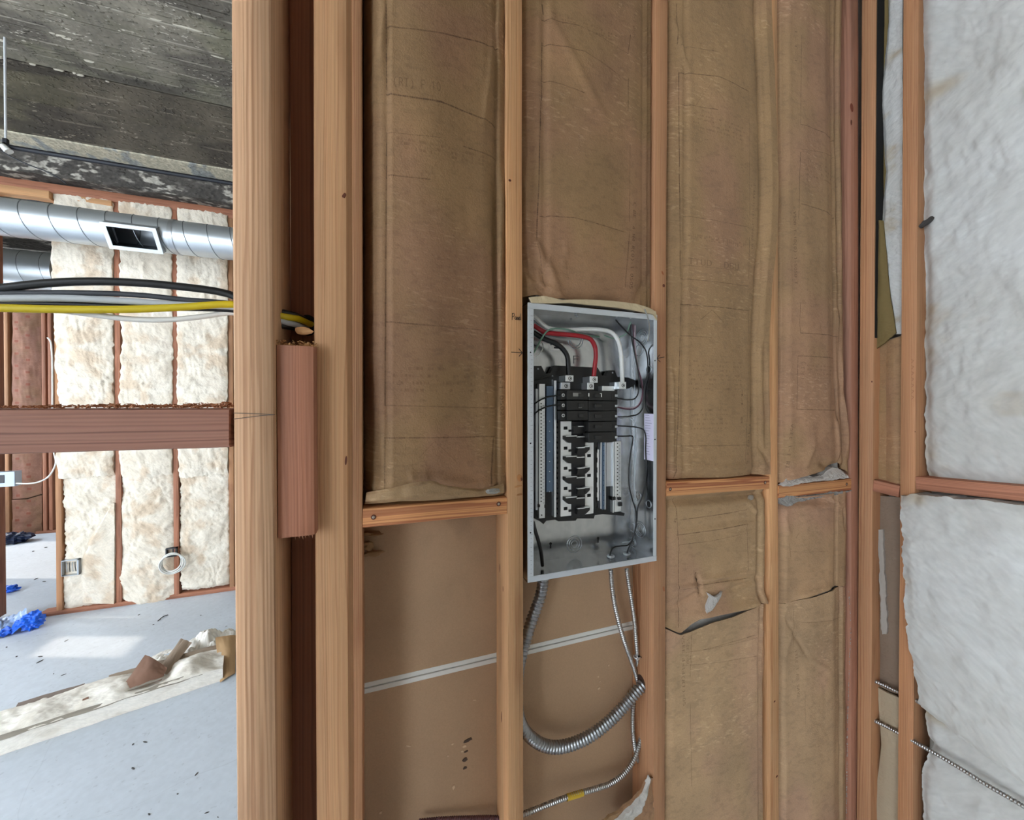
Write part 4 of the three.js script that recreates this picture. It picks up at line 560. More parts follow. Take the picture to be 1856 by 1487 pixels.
  obj('moulded_base', new THREE.ExtrudeGeometry(sh, { depth: 0.014, bevelEnabled: true, bevelSize: 0.0006, bevelThickness: 0.0006, bevelSegments: 1 }).translate(0, 0, zb - 0.014), M.plastic, panel);
  for (const [u, v] of [[975, 669], [1110, 676], [1001, 682], [1001, 690]]) { const p = onZ(u, v, zb); obj('screw', new THREE.SphereGeometry(0.0026, 10, 6).translate(p.x, p.y, zb), M.steel, panel); }
  const z1 = -0.052;
  // left neutral bar with two rows of screws
  obj('neutral_bar', pbox(977, 696, 988, 940, z1, zb, 0.001), M.bright, panel);
  const dots = (list, z, r, m, name) => { const o = obj(name, list.map(([u, v]) => { const p = onZ(u, v, z); return new THREE.CylinderGeometry(r, r * 0.9, 0.0016, 8).rotateX(Math.PI / 2).translate(p.x, p.y, z + 0.0003); }), m, panel); o.userData.kind = 'stuff'; };
  const l1 = [], l2 = []; for (let v = 732; v < 914; v += 6.1) { l1.push([980.6, v]); l2.push([985.2, v + 3]); }
  dots([...l1], z1, 0.0017, M.hole, 'bar_holes'); dots([...l2], z1, 0.0017, M.steel, 'bar_screws'); dots([[981.5, 934]], z1, 0.0016, M.hole, 'bar_holes');
  obj('rail', pbox(971, 705, 975.5, 925, z1 - 0.004, zb, 0.0008), M.steel, panel);
  obj('bus_cover', pbox(990.5, 700, 1002.5, 892, z1 - 0.002, zb, 0.0008), M.blueSteel, panel);
  { const p = []; for (let v = 764; v < 893; v += 18.2) p.push([996, v]); dots(p, z1 - 0.002, 0.0012, M.white, 'bar_dots'); }
  obj('rail', pbox(1004.5, 690, 1008.5, 938, z1 + 0.002, zb, 0.0008), M.bright, panel);
  { const g = [pbox(1011, 762, 1015, 940, z1, zb)]; for (let v = 768; v < 935; v += 9.2) g.push(pbox(1009, v, 1012, v + 5.2, z1 + 0.001, zb)); obj('toothed_strip', g, M.black, panel); }
  obj('insulator_strip', pbox(1016.5, 764, 1036, 936, z1, zb, 0.0008), M.white, panel);
  obj('insulator_strip', pbox(1060, 802, 1076, 932, z1, zb, 0.0008), M.white, panel);
  for (const v of [776, 812.5, 849, 885.5, 922]) obj('insulator_slot', pbox(1022, v - 2.5, 1028.5, v + 3, z1 + 0.0006, z1 - 0.001, 0.0003), M.hole, panel);
  for (const v of [826, 862, 898]) obj('insulator_slot', pbox(1064.5, v - 2.5, 1071, v + 3, z1 + 0.0006, z1 - 0.001, 0.0003), M.hole, panel);
  for (const v of [781, 817, 853, 890, 926]) obj('insulator_tab', pbox(1031, v - 2, 1038, v + 2, z1 + 0.002, z1 - 0.001), M.black, panel);
  obj('bus_spine', pbox(1036, 764, 1061, 938, z1 + 0.002, zb, 0.0015), M.blackSoft, panel);
  const fin = (pts, v) => { const s = new THREE.Shape(), z = z1 + 0.012; pts.forEach(([u, dv], i) => { const p = onZ(u, v + dv, z); i ? s.lineTo(p.x, p.y) : s.moveTo(p.x, p.y); }); const f = obj('stab_cover', new THREE.ExtrudeGeometry(s, { depth: 0.010, bevelEnabled: false }).translate(0, 0, z - 0.010), M.black, panel); return f; };
  for (const v of [791, 828, 865, 902]) { const f = fin([[1023, 0], [1048, 0], [1050, 2.5], [1060, 2.5], [1060, 13], [1030, 12], [1023, 6]], v), z = z1 + 0.013; obj('stab', [pbox(1026, v - 1, 1046, v + 0.6, z, z - 0.009), pbox(1045.5, v + 0.4, 1060, v + 2, z, z - 0.009)], M.bright, f); }
  for (const v of [773, 810, 847, 884, 920]) { if (v < 790) { const f = fin([[1040, 0], [1060, 0], [1060, 12], [1040, 12]], v); obj('stab', pbox(1048, v - 0.5, 1058, v + 1, z1 + 0.013, z1 + 0.004), M.bright, f); continue; } const f = fin([[1048, 2], [1060, 2], [1061, 0], [1069, 0], [1069, 5], [1062, 12], [1046, 13]], v), z = z1 + 0.013; obj('stab', [pbox(1047, v + 1, 1060, v + 2.6, z, z - 0.009), pbox(1059, v - 0.6, 1068.5, v + 1, z, z - 0.009)], M.bright, f); }
  obj('toothed_strip', (() => { const g = [pbox(1077, 802, 1081.5, 934, z1, zb)]; for (let v = 812; v < 930; v += 18) g.push(pbox(1080, v, 1083, v + 9, z1, zb)); return g; })(), M.black, panel);
  obj('rail', pbox(1082.5, 815, 1085.5, 908, z1, zb, 0.0006), M.white, panel);
  obj('rail', pbox(1088.6, 802, 1090.6, 923, z1 + 0.002, zb, 0.0005), M.bright, panel);
  obj('bus_cover', pbox(1091, 802, 1096, 924, z1 - 0.003, zb, 0.0008), M.blueSteel, panel);
  obj('rail', pbox(1096, 802, 1098.4, 924, z1 + 0.001, zb, 0.0005), M.steel, panel);
  { const p = []; for (let v = 808; v < 922; v += 9) p.push([1094, v]); dots(p, z1 - 0.003, 0.0013, M.black, 'bar_dots'); }
  obj('bus_cover', pbox(1099, 802, 1109.5, 882, z1 - 0.006, zb, 0.0008), M.steel, panel);
  obj('ground_bar', pbox(1114, 800, 1126, 928, z1 - 0.004, zb, 0.001), M.bright, panel);
  obj('rail', pbox(1111, 800, 1113, 930, z1 - 0.001, zb, 0.0005), M.bright, panel);
  { const a = [], b = []; for (let v = 705; v < 905; v += 6.6) { a.push([1119, v]); b.push([1122.5, v + 3.3]); } dots(a.filter((q) => q[1] > 802), z1 - 0.004, 0.0015, M.hole, 'bar_holes'); dots(b.filter((q) => q[1] > 802), z1 - 0.004, 0.0017, M.steel, 'bar_screws'); }
  for (const [u0, v0, u1, v1] of [[1109, 901, 1116, 907], [1121, 902, 1126, 907], [1122, 911, 1128, 918], [987, 915, 991, 921], [976, 915, 979, 920]]) obj('bar_clip', pbox(u0, v0, u1, v1, z1 + 0.001, zb), M.black, panel);
  // large lugs for the feeders
  for (const [u0, v0, u1, v1] of [[1025, 680.5, 1039.5, 692], [1017, 693.5, 1033.5, 706], [1069, 682.5, 1083.5, 694], [1064.5, 694, 1076.5, 706.5], [1122, 692.5, 1135, 705.5], [1114, 693, 1123, 706]]) {
    const zf = v0 > 693 && u1 < 1123 && u0 < 1110 ? -0.036 : u0 === 1114 ? -0.042 : -0.03, l = obj('lug', pbox(u0, v0, u1, v1, zf, zb, 0.0008), u0 < 1020 ? M.steel : M.bright, panel);
    if (u0 === 1114) continue; const c = onZ((u0 + u1) / 2 + 1, (v0 + v1) / 2, zf); obj('set_screw', [new THREE.TorusGeometry(0.0042, 0.0007, 6, 18).translate(c.x, c.y, zf + 0.0002), new THREE.CylinderGeometry(0.0018, 0.0018, 0.0006, 6).rotateX(Math.PI / 2).translate(c.x + 0.0008, c.y, zf + 0.0003)], M.hole, l);
  }
  obj('lug_bridge', pbox(1091.5, 700, 1114, 709, -0.046, zb, 0.0008), M.bright, panel);
}
// breakers: each a thing of its own
{
  const zf = -0.022;
  const mk = (left, v0, v1, label, detail) => {
    const t = thing('circuit_breaker', label, 'circuit breaker', [0, 0, 0]), u0 = left ? 1016 : 1067, u1 = left ? 1066 : 1118, vm = (v0 + v1) / 2, h = v1 - v0, a = h / 18;
    obj('body', [pbox(left ? u0 + 12 : u0, v0 + 0.4, left ? u1 : u1 - 8, v1 - 0.4, zf, -0.05, 0.0012), pbox(u0, v0 + 0.6, u1, v1 - 0.6, zf - 0.009, -0.05, 0.0012)], M.breaker, t);
    obj('toggle', pbox(left ? 1050 : 1079, vm - 3.2 * a, left ? 1058 : 1091, vm + 3.2 * a, zf + 0.005, zf, 0.001), M.handle, t);
    const s = onZ(left ? 1021 : 1113, vm, zf - 0.008);
    if (left) { obj('terminal_screw', new THREE.CylinderGeometry(0.0042, 0.0042, 0.0012, 16).rotateX(Math.PI / 2).translate(s.x, s.y, zf - 0.0082), M.bright, t); obj('screw_slot', [box(s.x - 0.003, s.y - 0.0006, zf - 0.0078, s.x + 0.003, s.y + 0.0006, zf - 0.0073), box(s.x - 0.0006, s.y - 0.003, zf - 0.0078, s.x + 0.0006, s.y + 0.003, zf - 0.0073)], M.hole, t); }
    else obj('terminal', pbox(1115, vm - 2, 1119.5, vm + 2, zf - 0.008, -0.045, 0.0006), M.steel, t);
    if (detail) detail(t, vm);
  };
  const z2 = zf + 0.0004;
  mk(true, 707.5, 725.5, 'black circuit breaker topmost on the left side, small silver rating plate', (t) => { obj('rating_plate', pbox(1038.5, 712.5, 1053.5, 719, z2, zf), std(0x8b8a86, 0.5, 0.4), t); obj('on_mark', pbox(1067 - 0.5, 713, 1068.2, 719, z2, zf), M.white, t); });
  mk(true, 726, 744, 'black circuit breaker in the middle of the left three', (t) => obj('on_mark', [pbox(1049, 734.5, 1050, 740, z2, zf), pbox(1053.5, 734.5, 1054.5, 740, z2, zf), pbox(1050, 739, 1053.6, 740, z2, zf)], std(0x77756f, 0.6), t));
  mk(true, 744.5, 762.5, 'black circuit breaker lowest of the left three, above the white strip');
  mk(false, 708.5, 726.5, 'black circuit breaker topmost on the right side', (t) => obj('on_mark', pbox(1089.5, 713, 1090.8, 720, z2 + 0.0051, zf), M.white, t));
  mk(false, 727, 745, 'black circuit breaker second from the top on the right side');
  mk(false, 745.5, 764, 'black circuit breaker third from the top on the right side');
  mk(false, 764.5, 783, 'black circuit breaker second from the bottom on the right side');
  mk(false, 783.5, 802.5, 'black circuit breaker lowest on the right side');
}
// wires in the panel
{
  const W3 = (pts, R, mat, label) => tag(obj('wire', tubeGeo(pts.map(([u, v, z]) => { const p = onZ(u, v, z), k = bx1 - th - R - 0.0012; if (p.x > k) { const q = onX(u, v, k); return q.z < PZ - 0.004 ? q : p.setX(k); } return p; }), R, 90, 10), mat), label, 'wire');
  W3([[967, 603, -0.055], [978, 610, -0.052], [990, 616, -0.048], [1005, 622, -0.044], [1019, 632, -0.042], [1028, 646, -0.042], [1030, 664, -0.042], [1031, 684, -0.045]], 0.0062, M.black, 'thick black feeder wire curving down to the left lug');
  W3([[967, 590, -0.05], [975, 595, -0.047], [987, 602, -0.044], [1005, 605, -0.04], [1030, 607, -0.038], [1055, 610, -0.038], [1070, 615, -0.04], [1078, 628, -0.042], [1080, 645, -0.042], [1078, 665, -0.042], [1076, 686, -0.045]], 0.0058, M.red, 'thick red feeder wire curving down to the middle lug');
  W3([[967, 574, -0.052], [973, 578, -0.05], [981, 586, -0.05], [992, 594, -0.05], [1010, 598, -0.05], [1040, 598, -0.05], [1070, 597, -0.05], [1096, 599, -0.05], [1110, 604, -0.05], [1120, 617, -0.048], [1125, 638, -0.046], [1127, 665, -0.046], [1128, 696, -0.048]], 0.0056, M.white, 'thick white feeder wire arching over to the right lug');
  W3([[967, 640, -0.04], [973, 630, -0.036], [981, 615, -0.033], [991, 601, -0.033], [1004, 596, -0.034], [1030, 598, -0.036], [1048, 604, -0.05], [1070, 609, -0.06], [1086, 611, -0.07]], 0.0021, M.green, 'thin green wire looping over the red feeder wire');
  W3([[967, 646, -0.06], [976, 642, -0.058], [984, 632, -0.06], [983, 622, -0.064]], 0.0011, M.white, 'thin pale wire ends at the upper left inside the panel');
  W3([[1095, 608, -0.07], [1110, 613, -0.062], [1124, 611, -0.05], [1136, 604, -0.04], [1140, 592, -0.032], [1143, 584, -0.03]], 0.0017, M.green, 'thin green wire hanging under the two bright screws');
  const blk = 0.0019;
  W3([[1116, 580, -0.032], [1126, 592, -0.032], [1137, 603, -0.03], [1148, 612, -0.028], [1160, 621, -0.026], [1170, 635, -0.026], [1174, 655, -0.027], [1173, 680, -0.03], [1169, 700, -0.034], [1167, 720, -0.036], [1164, 742, -0.037], [1156, 751, -0.037], [1140, 755, -0.036], [1118, 756, -0.034]], blk, M.black, 'thin black wire sweeping from the panel top round to the third right breaker');
  W3([[1144, 588, -0.032], [1143, 600, -0.031], [1146, 620, -0.03], [1151, 645, -0.029], [1156, 670, -0.03], [1158, 695, -0.032], [1156, 715, -0.035], [1150, 723, -0.036], [1138, 725, -0.036], [1118, 722, -0.034]], blk, M.black, 'thin black wire dropping steeply to the top right breaker');
  W3([[1147, 588, -0.034], [1148, 605, -0.034], [1149, 630, -0.034], [1154, 660, -0.034], [1162, 690, -0.036], [1165, 712, -0.037], [1160, 732, -0.038], [1150, 741, -0.038], [1135, 742, -0.037], [1118, 738, -0.034]], 0.0018, M.purple, 'thin dark purple wire ending at the second right breaker');
  W3([[1151, 590, -0.036], [1151, 625, -0.036], [1155, 660, -0.038], [1164, 695, -0.04], [1163, 720, -0.042], [1155, 736, -0.042], [1140, 740, -0.042], [1122, 738, -0.042]], 0.0014, std(0xc6a9b2, 0.45), 'thin pinkish wire beside the dark purple wire');
  W3([[1118, 772, -0.034], [1135, 773, -0.034], [1155, 775, -0.033], [1166, 779, -0.032], [1170, 790, -0.03], [1170, 815, -0.028], [1171, 845, -0.028], [1169, 875, -0.03], [1162, 905, -0.034], [1156, 920, -0.037], [1154, 945, -0.04], [1148, 972, -0.044], [1139, 988, -0.048], [1125, 990, -0.05], [1112, 993, -0.05], [1106, 1003, -0.05], [1105, 1018, -0.05]], blk, M.black, 'thin black wire from the fourth right breaker down to the panel floor');
  W3([[1118, 791, -0.034], [1132, 791, -0.034], [1147, 791.5, -0.034], [1147, 797, -0.034], [1143, 822, -0.034], [1140, 850, -0.034], [1140, 878, -0.035], [1146, 905, -0.037], [1152, 925, -0.04], [1153, 950, -0.042], [1147, 975, -0.046], [1140, 992, -0.048], [1136, 1004, -0.05], [1135, 1018, -0.05]], blk, M.black, 'thin black wire bent square at the lowest right breaker');
  W3([[1122, 760, -0.05], [1140, 758, -0.05], [1150, 764, -0.05], [1153, 790, -0.05], [1152, 840, -0.05], [1150, 880, -0.05], [1154, 920, -0.05], [1152, 955, -0.05], [1144, 980, -0.052], [1128, 984, -0.052]], 0.0015, std(0xb9bfc4, 0.4), 'thin pale wire running down behind the black wires');
  W3([[1016, 716, -0.03], [1003, 718, -0.034], [992, 720, -0.036], [978, 726, -0.04], [968, 733, -0.045]], blk, M.black, 'short black wire at the top left breaker terminal');
  W3([[1016, 734, -0.03], [1003, 735, -0.034], [990, 738, -0.036], [977, 744, -0.04], [967, 752, -0.045]], blk, M.black, 'short black wire at the middle left breaker terminal');
  W3([[967, 690, -0.05], [980, 688, -0.048], [992, 683, -0.05], [1002, 684, -0.055]], 0.0017, M.black, 'short black wire across the upper left ear of the black base');
  W3([[966, 946, -0.03], [970, 962, -0.03], [976, 982, -0.034], [981, 1005, -0.045], [983, 1026, -0.05]], 0.0044, std(0x1c1816, 0.55), 'thick dark wire slanting down in the lower left panel corner');
  for (const u of [1107, 1136]) { const p = onZ(u, 1017, -0.05); tag(obj('cable_connector', [new THREE.TorusGeometry(0.0085, 0.0022, 8, 20).rotateX(Math.PI / 2).translate(p.x, byB + th + 0.003, -0.05), new THREE.CylinderGeometry(0.0075, 0.0085, 0.006, 16, 1, true).translate(p.x, byB + th + 0.003, -0.05)], M.bright), u < 1120 ? 'left of the two round cable connectors on the panel floor' : 'right of the two round cable connectors on the panel floor', 'connector'); }
}
// armoured cables and hose below the panel
{
  const F3 = (name, pts, R, pitch, amp, mat, label, sides = 12) => tag(obj(name, flexGeo(pts.map(([u, v, z]) => onZ(u, v, z)), R, pitch, amp, sides), mat), label, name.split('_').pop());
  F3('flexible_conduit', [[985, 1047, -0.045], [981, 1075, -0.045], [973, 1100, -0.045], [962, 1130, -0.043], [953, 1160, -0.040], [946, 1185, -0.036], [940, 1215, -0.034], [937, 1250, -0.034], [938, 1283, -0.036], [944, 1310, -0.038], [957, 1332, -0.040], [980, 1349, -0.041], [1005, 1355, -0.041], [1032, 1351, -0.041], [1065, 1337, -0.041], [1100, 1312, -0.042], [1130, 1282, -0.044], [1156, 1252, -0.044], [1176, 1232, -0.046]], 0.0128, 0.0088, 0.13, M.conduit, 'thick ribbed metal conduit looping under the panel from stud to stud', 18);
  const mc1 = F3('armoured_cable', [[1107, 1034, -0.05], [1109, 1060, -0.05], [1113, 1090, -0.05], [1122, 1130, -0.05], [1134, 1170, -0.05], [1145, 1200, -0.060], [1154, 1228, -0.069], [1161, 1258, -0.066], [1165, 1290, -0.060], [1165, 1320, -0.056], [1159, 1350, -0.054], [1149, 1378, -0.052], [1132, 1402, -0.050], [1108, 1420, -0.048], [1080, 1430, -0.046], [1045, 1440, -0.044], [1005, 1454, -0.042], [965, 1470, -0.040], [935, 1482, -0.04], [915, 1490, -0.045]], 0.0056, 0.0058, 0.16, M.mc, 'left armoured cable from the panel floor, sweeping low past a yellow tag', 10);
  const p0 = onZ(1027, 1446.5, -0.043), p1 = onZ(1056, 1437.5, -0.0445);
  tag(obj('cable_tag', tubeGeo([p0, p0.clone().lerp(p1, 0.5), p1], 0.0071, 12, 12), M.tag), 'yellow printed tag wrapped round the low armoured cable', 'tag');
  F3('armoured_cable', [[1136, 1032, -0.05], [1140, 1060, -0.05], [1145, 1090, -0.05], [1150, 1125, -0.05], [1153, 1160, -0.05], [1155, 1190, -0.060], [1154, 1220, -0.0785], [1150, 1255, -0.078], [1147, 1290, -0.070], [1147, 1320, -0.066], [1149, 1345, -0.062], [1154, 1372, -0.062], [1160, 1384, -0.066]], 0.0054, 0.0058, 0.16, M.mc, 'right armoured cable from the panel floor, strapped to the stud', 10);
  const st = onZ(1157, 1194, -0.046), c = thing('cable_strap', 'white metal cable strap nailed to the stud right of the panel', 'strap');
  obj('band', new THREE.TorusGeometry(0.0078, 0.0022, 8, 18).rotateX(Math.PI / 2).translate(st.x, st.y, -0.052), M.bright, c); obj('nail', new THREE.CylinderGeometry(0.0022, 0.0022, 0.02, 8).rotateZ(1.2).translate(st.x + 0.013, st.y - 0.002, -0.050), M.pipe, c);
  const s2_ = onZ(1163, 1381, -0.06), c2 = thing('cable_strap', 'small cable strap low on the stud above the insulation scrap', 'strap');
  obj('band', new THREE.TorusGeometry(0.0062, 0.0016, 8, 18).translate(s2_.x, s2_.y, s2_.z), M.conduit, c2); obj('nail', new THREE.CylinderGeometry(0.002, 0.002, 0.014, 8).rotateZ(0.8).translate(s2_.x + 0.006, s2_.y - 0.008, s2_.z), M.knot, c2);
  F3('armoured_cable', [[760, 1490, -0.072], [800, 1486, -0.072], [850, 1484, -0.072], [893, 1483, -0.072], [912, 1484, -0.068]], 0.0048, 0.0056, 0.16, std(0x6c4f55, 0.45, 0.6), 'dark armoured cable at the bottom of the leftmost bay', 10);
  const hole = onZ(1178, 1231, -0.049); obj('bored_hole', new THREE.CylinderGeometry(0.0165, 0.0165, 0.001, 24).rotateZ(Math.PI / 2).translate(x2at(hole.y) - 0.0197, hole.y, -0.049), std(0x3a2013, 0.9), s2);
}

// ================================================================ right wall: studs, blocks, unfaced batts
const zR1 = onX(1631.5, 740, XR).z, wR1 = 0.0355;
{
  const g = thing('stud', 'orange-brown corner stud, first of the right-hand wall, next to the dark gap', 'stud');
  obj('lumber', boardGeo([XR + 0.0447, 0.001, 0.0205], [XR + 0.0447, TOPY, 0.0205], 0.0385, 0.0885, V3(0, 0, 1)), W.orange, g);
  const p = onX(1582, 692, XR); obj('knot', new THREE.SphereGeometry(1, 10, 6).scale(0.0008, 0.003, 0.002).translate(XR, p.y, 0.036), M.knot, g);
  const g2 = thing('stud', 'tan stud of the right-hand wall between the narrow bay and the big white batts', 'stud');
  obj('lumber', boardGeo([XR + 0.0447, 0.001, zR1 + wR1 / 2], [XR + 0.0447, TOPY, zR1 + wR1 / 2], wR1, 0.0885, V3(0, 0, 1)), W.orange, g2);
  const q = onX(1660, 783, XR); obj('knot', new THREE.SphereGeometry(1, 10, 6).scale(0.0009, 0.003, 0.003).translate(XR + 0.0006, q.y, zR1 + wR1 - 0.003), M.knot, g2);
  const pr = []; for (let i = 0; i < 7; i++) { const a = onX(1652, 652 + i * 11, XR - 0.0012), b = onX(1656, 654 + i * 11, XR - 0.0012), c = onX(1652.5, 658 + i * 11, XR - 0.0012); pr.push([a, b], [b, c]); }
  obj('faded_stamp', strokes(pr, 0.001, V3(-1, 0, 0)), std(0x8d5b3c, 0.8), g2);
}
const zA = 0.0205 + 0.0193 + 0.001, zBn = zR1 - 0.001;
{
  const y0 = onX(1600, 896, XR).y, y1 = onX(1600, 875, XR).y, g = thing('blocking', 'short blocking across the narrow bay between corner stud and tan stud', 'blocking');
  obj('lumber', boardGeo([XR + 0.0447, (y0 + y1) / 2 + 0.004, zA], [XR + 0.0447, (y0 + y1) / 2 - 0.002, zBn], 0.0375, 0.0885, V3(0, 1, 0)), W.red, g);
  const a = onX(1662, 876, XR), b = onX(1856, 896, XR), sl = (b.y - a.y) / (b.z - a.z), z0 = zR1 + wR1 + 0.001, z1 = 0.60, g2 = thing('blocking', 'long reddish blocking between the two big white batts on the right', 'blocking');
  obj('lumber', boardGeo([XR + 0.0447, a.y + sl * (z0 - a.z), z0], [XR + 0.0447, a.y + sl * (z1 - a.z), z1], 0.0385, 0.0885, V3(0, 1, 0)), W.red, g2);
}
const uvX = (k) => (a, b) => [a * k, b * k];
function whiteBatt(name, label, X0, { L, R, B, T }, mat, amp, seed, dep = 0.07, ed = 0.03, extra) {
  const t = thing(name, label, 'insulation');
  obj('fibre_body', patchGeo({ L, R, B, T, map: xMap(X0), nu: 110, nv: 170, depth: dep, flat: true, jag: 0.006, uv: uvX(1.1), h: (s, tt, p) => amp * (fbm(p[0] * 9, p[1] * 7, 4, seed) - 0.5) * 2 + 0.4 * amp * (fbm(p[0] * 40 + 6 * fbm(p[1] * 6, p[0] * 6, 2, seed), p[1] * 34, 3, seed + 3) - 0.5) * 2 - ed * (Math.pow(1 - smooth(0, 0.09, s), 2) + Math.pow(1 - smooth(0, 0.035, tt), 2) + Math.pow(1 - smooth(0, 0.035, 1 - tt), 2)) + (extra ? extra(s, tt, p) : 0) }), mat, t);
  return t;
}
const XB = 1.524, pX = (l, x = XB) => pxX(l, x);
{
  const zr = 0.60, yb = onX(1668, 864, XB).y, yb2 = yb + 0.006;
  whiteBatt('white_batt', 'large white unfaced batt filling the right wall above the blocking', XB, { L: [[zR1 + wR1 + 0.006, yb], ...pX([[1671, 820], [1668, 700], [1667, 560], [1666, 400], [1667, 300], [1664, 200], [1665, 100], [1662, 0]]), [zR1 + wR1 + 0.004, HI]], R: [[zr, yb2], [zr, HI]], B: [[zR1 + wR1 + 0.006, yb], [zr, yb2]], T: [[zR1 + wR1 + 0.004, HI], [zr, HI]] }, FIB.cool, 0.015, 301, 0.066, 0.02);
  const XL2 = 1.474;
  whiteBatt('white_batt', 'big white batt sagging out over the tan stud below the long blocking', XL2, { L: pX([[1666, 1284], [1653, 1215], [1642, 1150], [1635, 1080], [1634, 1000], [1631, 940], [1628, 900]], XL2), R: pX([[2040, 1545], [2040, 930]], XL2), B: pX([[1666, 1284], [1690, 1300], [1730, 1331], [1800, 1384], [1856, 1425], [2040, 1545]], XL2), T: pX([[1628, 900], [1660, 897], [1700, 900], [1760, 906], [1856, 915], [2040, 930]], XL2) }, FIB.cool, 0.012, 311, 0.075, 0.006);
  const XL3 = 1.518;
  whiteBatt('white_batt', 'white batt in the bottom right corner below the slanting armoured cable', XL3, { L: [[onX(1668, 1487, XL3).z, 0.05], ...pX([[1668, 1487], [1664, 1408], [1676, 1375], [1682, 1350], [1676, 1325], [1674, 1280]], XL3)], R: [[onX(2040, 1560, XL3).z, 0.05], ...pX([[2040, 1560]], XL3)], B: [[onX(1668, 1487, XL3).z, 0.05], [onX(2040, 1560, XL3).z, 0.05]], T: pX([[1674, 1280], [1740, 1325], [1856, 1415], [2040, 1560]], XL3) }, FIB.cool, 0.009, 321, 0.06, 0.012, (s, tt, p) => { const c = pxX([[1676, 1352], [1856, 1462]], XL3), d = Math.abs(p[1] - lerp(c[0][1], c[1][1], (p[0] - c[0][0]) / (c[1][0] - c[0][0]))); return -0.02 * Math.exp(-((d / 0.02) ** 2)); });
  const c = onX(1678, 404, XB - 0.006); tag(obj('paper_shard', tuft(0.006, 0.007, 0.016, 5, 2, 0.9).rotateX(-0.5).translate(c.x, c.y, c.z), std(0x3c3836, 0.9)), 'dark shard poking out of the big upper white batt beside the stud', 'paper scrap');
}
{ // the narrow bay in the corner
  const t = thing('corner_batt', 'narrow strip of white batt with paper folds in the bay at the corner', 'insulation');
  const Xa = 1.532, q = (l, x = Xa) => pxX(l, x), rEdge = (v) => 1633;
  obj('fibre_strip', patchGeo({ L: q([[1622, 606], [1614, 560], [1604, 500], [1593, 430], [1595, 400], [1598, 350], [1603, 310], [1598, 260], [1592, 190], [1597, 130], [1604, 70], [1607, 0], [1607, -120]]), R: q([[1636, 606], [1636, -120]]), B: q([[1622, 606], [1636, 606]]), T: q([[1607, -120], [1636, -120]]), map: xMap(Xa), nu: 20, nv: 150, depth: 0.03, uv: uvX(2.4), h: (s, tt, p) => 0.012 * (fbm(p[0] * 40, p[1] * 18, 4, 331) - 0.5) - 0.012 * Math.pow(1 - smooth(0, 0.3, s), 2) }), FIB.cool, t);
  const pap = (L, R, B, T, x, seed, mat = kraftPlain, dep = 0.004) => obj('paper_fold', patchGeo({ L: q(L, x), R: q(R, x), B: q(B, x), T: q(T, x), map: xMap(x), nu: 16, nv: 60, depth: dep, uv: (a, b) => [a * 2.5 + seed * 0.13, b * 2.5], h: (s, tt, p) => 0.008 * (fbm(p[0] * 30, p[1] * 14, 3, seed) - 0.5) + 0.006 * Math.sin(Math.PI * s) }), mat, t);
  obj('gap_shade', box(XR + 0.003, onX(1590, 612, XR).y, zA, XR + 0.06, HI, zA + 0.0012, 0.0004), std(0x14110e, 0.9), t);  // near-black strip added to put the narrow gap's shade into colour
  const olive = new THREE.MeshStandardMaterial({ color: 0x6f5d36, roughness: 0.85, bumpMap: paperBump, bumpScale: 0.002 });
  pap([[1600, 600], [1596, -120]], [[1614, 600], [1612, -120]], [[1600, 600], [1614, 600]], [[1596, -120], [1612, -120]], 1.552, 341, olive);
  pap([[1590, 632], [1589, 540], [1592, 400]], [[1624, 604], [1614, 545], [1600, 400]], [[1590, 632], [1606, 622], [1624, 604]], [[1592, 400], [1600, 400]], 1.524, 342, olive);
  pap([[1586, 874], [1589, 700], [1592, 628]], [[1636, 880], [1636, 610]], [[1586, 874], [1610, 878], [1636, 880]], [[1592, 628], [1610, 618], [1636, 608]], 1.540, 343);
  pap([[1606, 876], [1607, 620]], [[1636, 880], [1636, 612]], [[1606, 876], [1636, 880]], [[1607, 620], [1636, 612]], 1.530, 346);
  const k2 = new THREE.MeshStandardMaterial({ color: 0x7a6757, roughness: 0.85, bumpMap: paperBump, bumpScale: 0.003 });
  pap([[1586, 1240], [1588, 898]], [[1636, 1262], [1636, 902]], [[1586, 1240], [1636, 1262]], [[1588, 898], [1636, 902]], 1.552, 344, k2);
  obj('fibre_strip', patchGeo({ L: q([[1598, 1150], [1594, 1060], [1590, 960]], 1.538), R: q([[1608, 1150], [1606, 1080], [1600, 960]], 1.538), B: q([[1598, 1150], [1608, 1150]], 1.538), T: q([[1590, 960], [1600, 960]], 1.538), map: xMap(1.538), nu: 14, nv: 60, depth: 0.01, jag: 0.005, uv: uvX(2.4), h: (s, tt, p) => 0.008 * (fbm(p[0] * 50, p[1] * 24, 4, 335) - 0.5) }), std(0x9c948c, 1), t);
  pap([[1584, 1640], [1587, 1440], [1598, 1350], [1590, 1246]], [[1636, 1640], [1636, 1268]], [[1584, 1640], [1636, 1640]], [[1590, 1246], [1636, 1268]], 1.542, 345, new THREE.MeshStandardMaterial({ color: 0xa5947c, roughness: 0.85, bumpMap: paperBump, bumpScale: 0.003 }), 0.01);
}
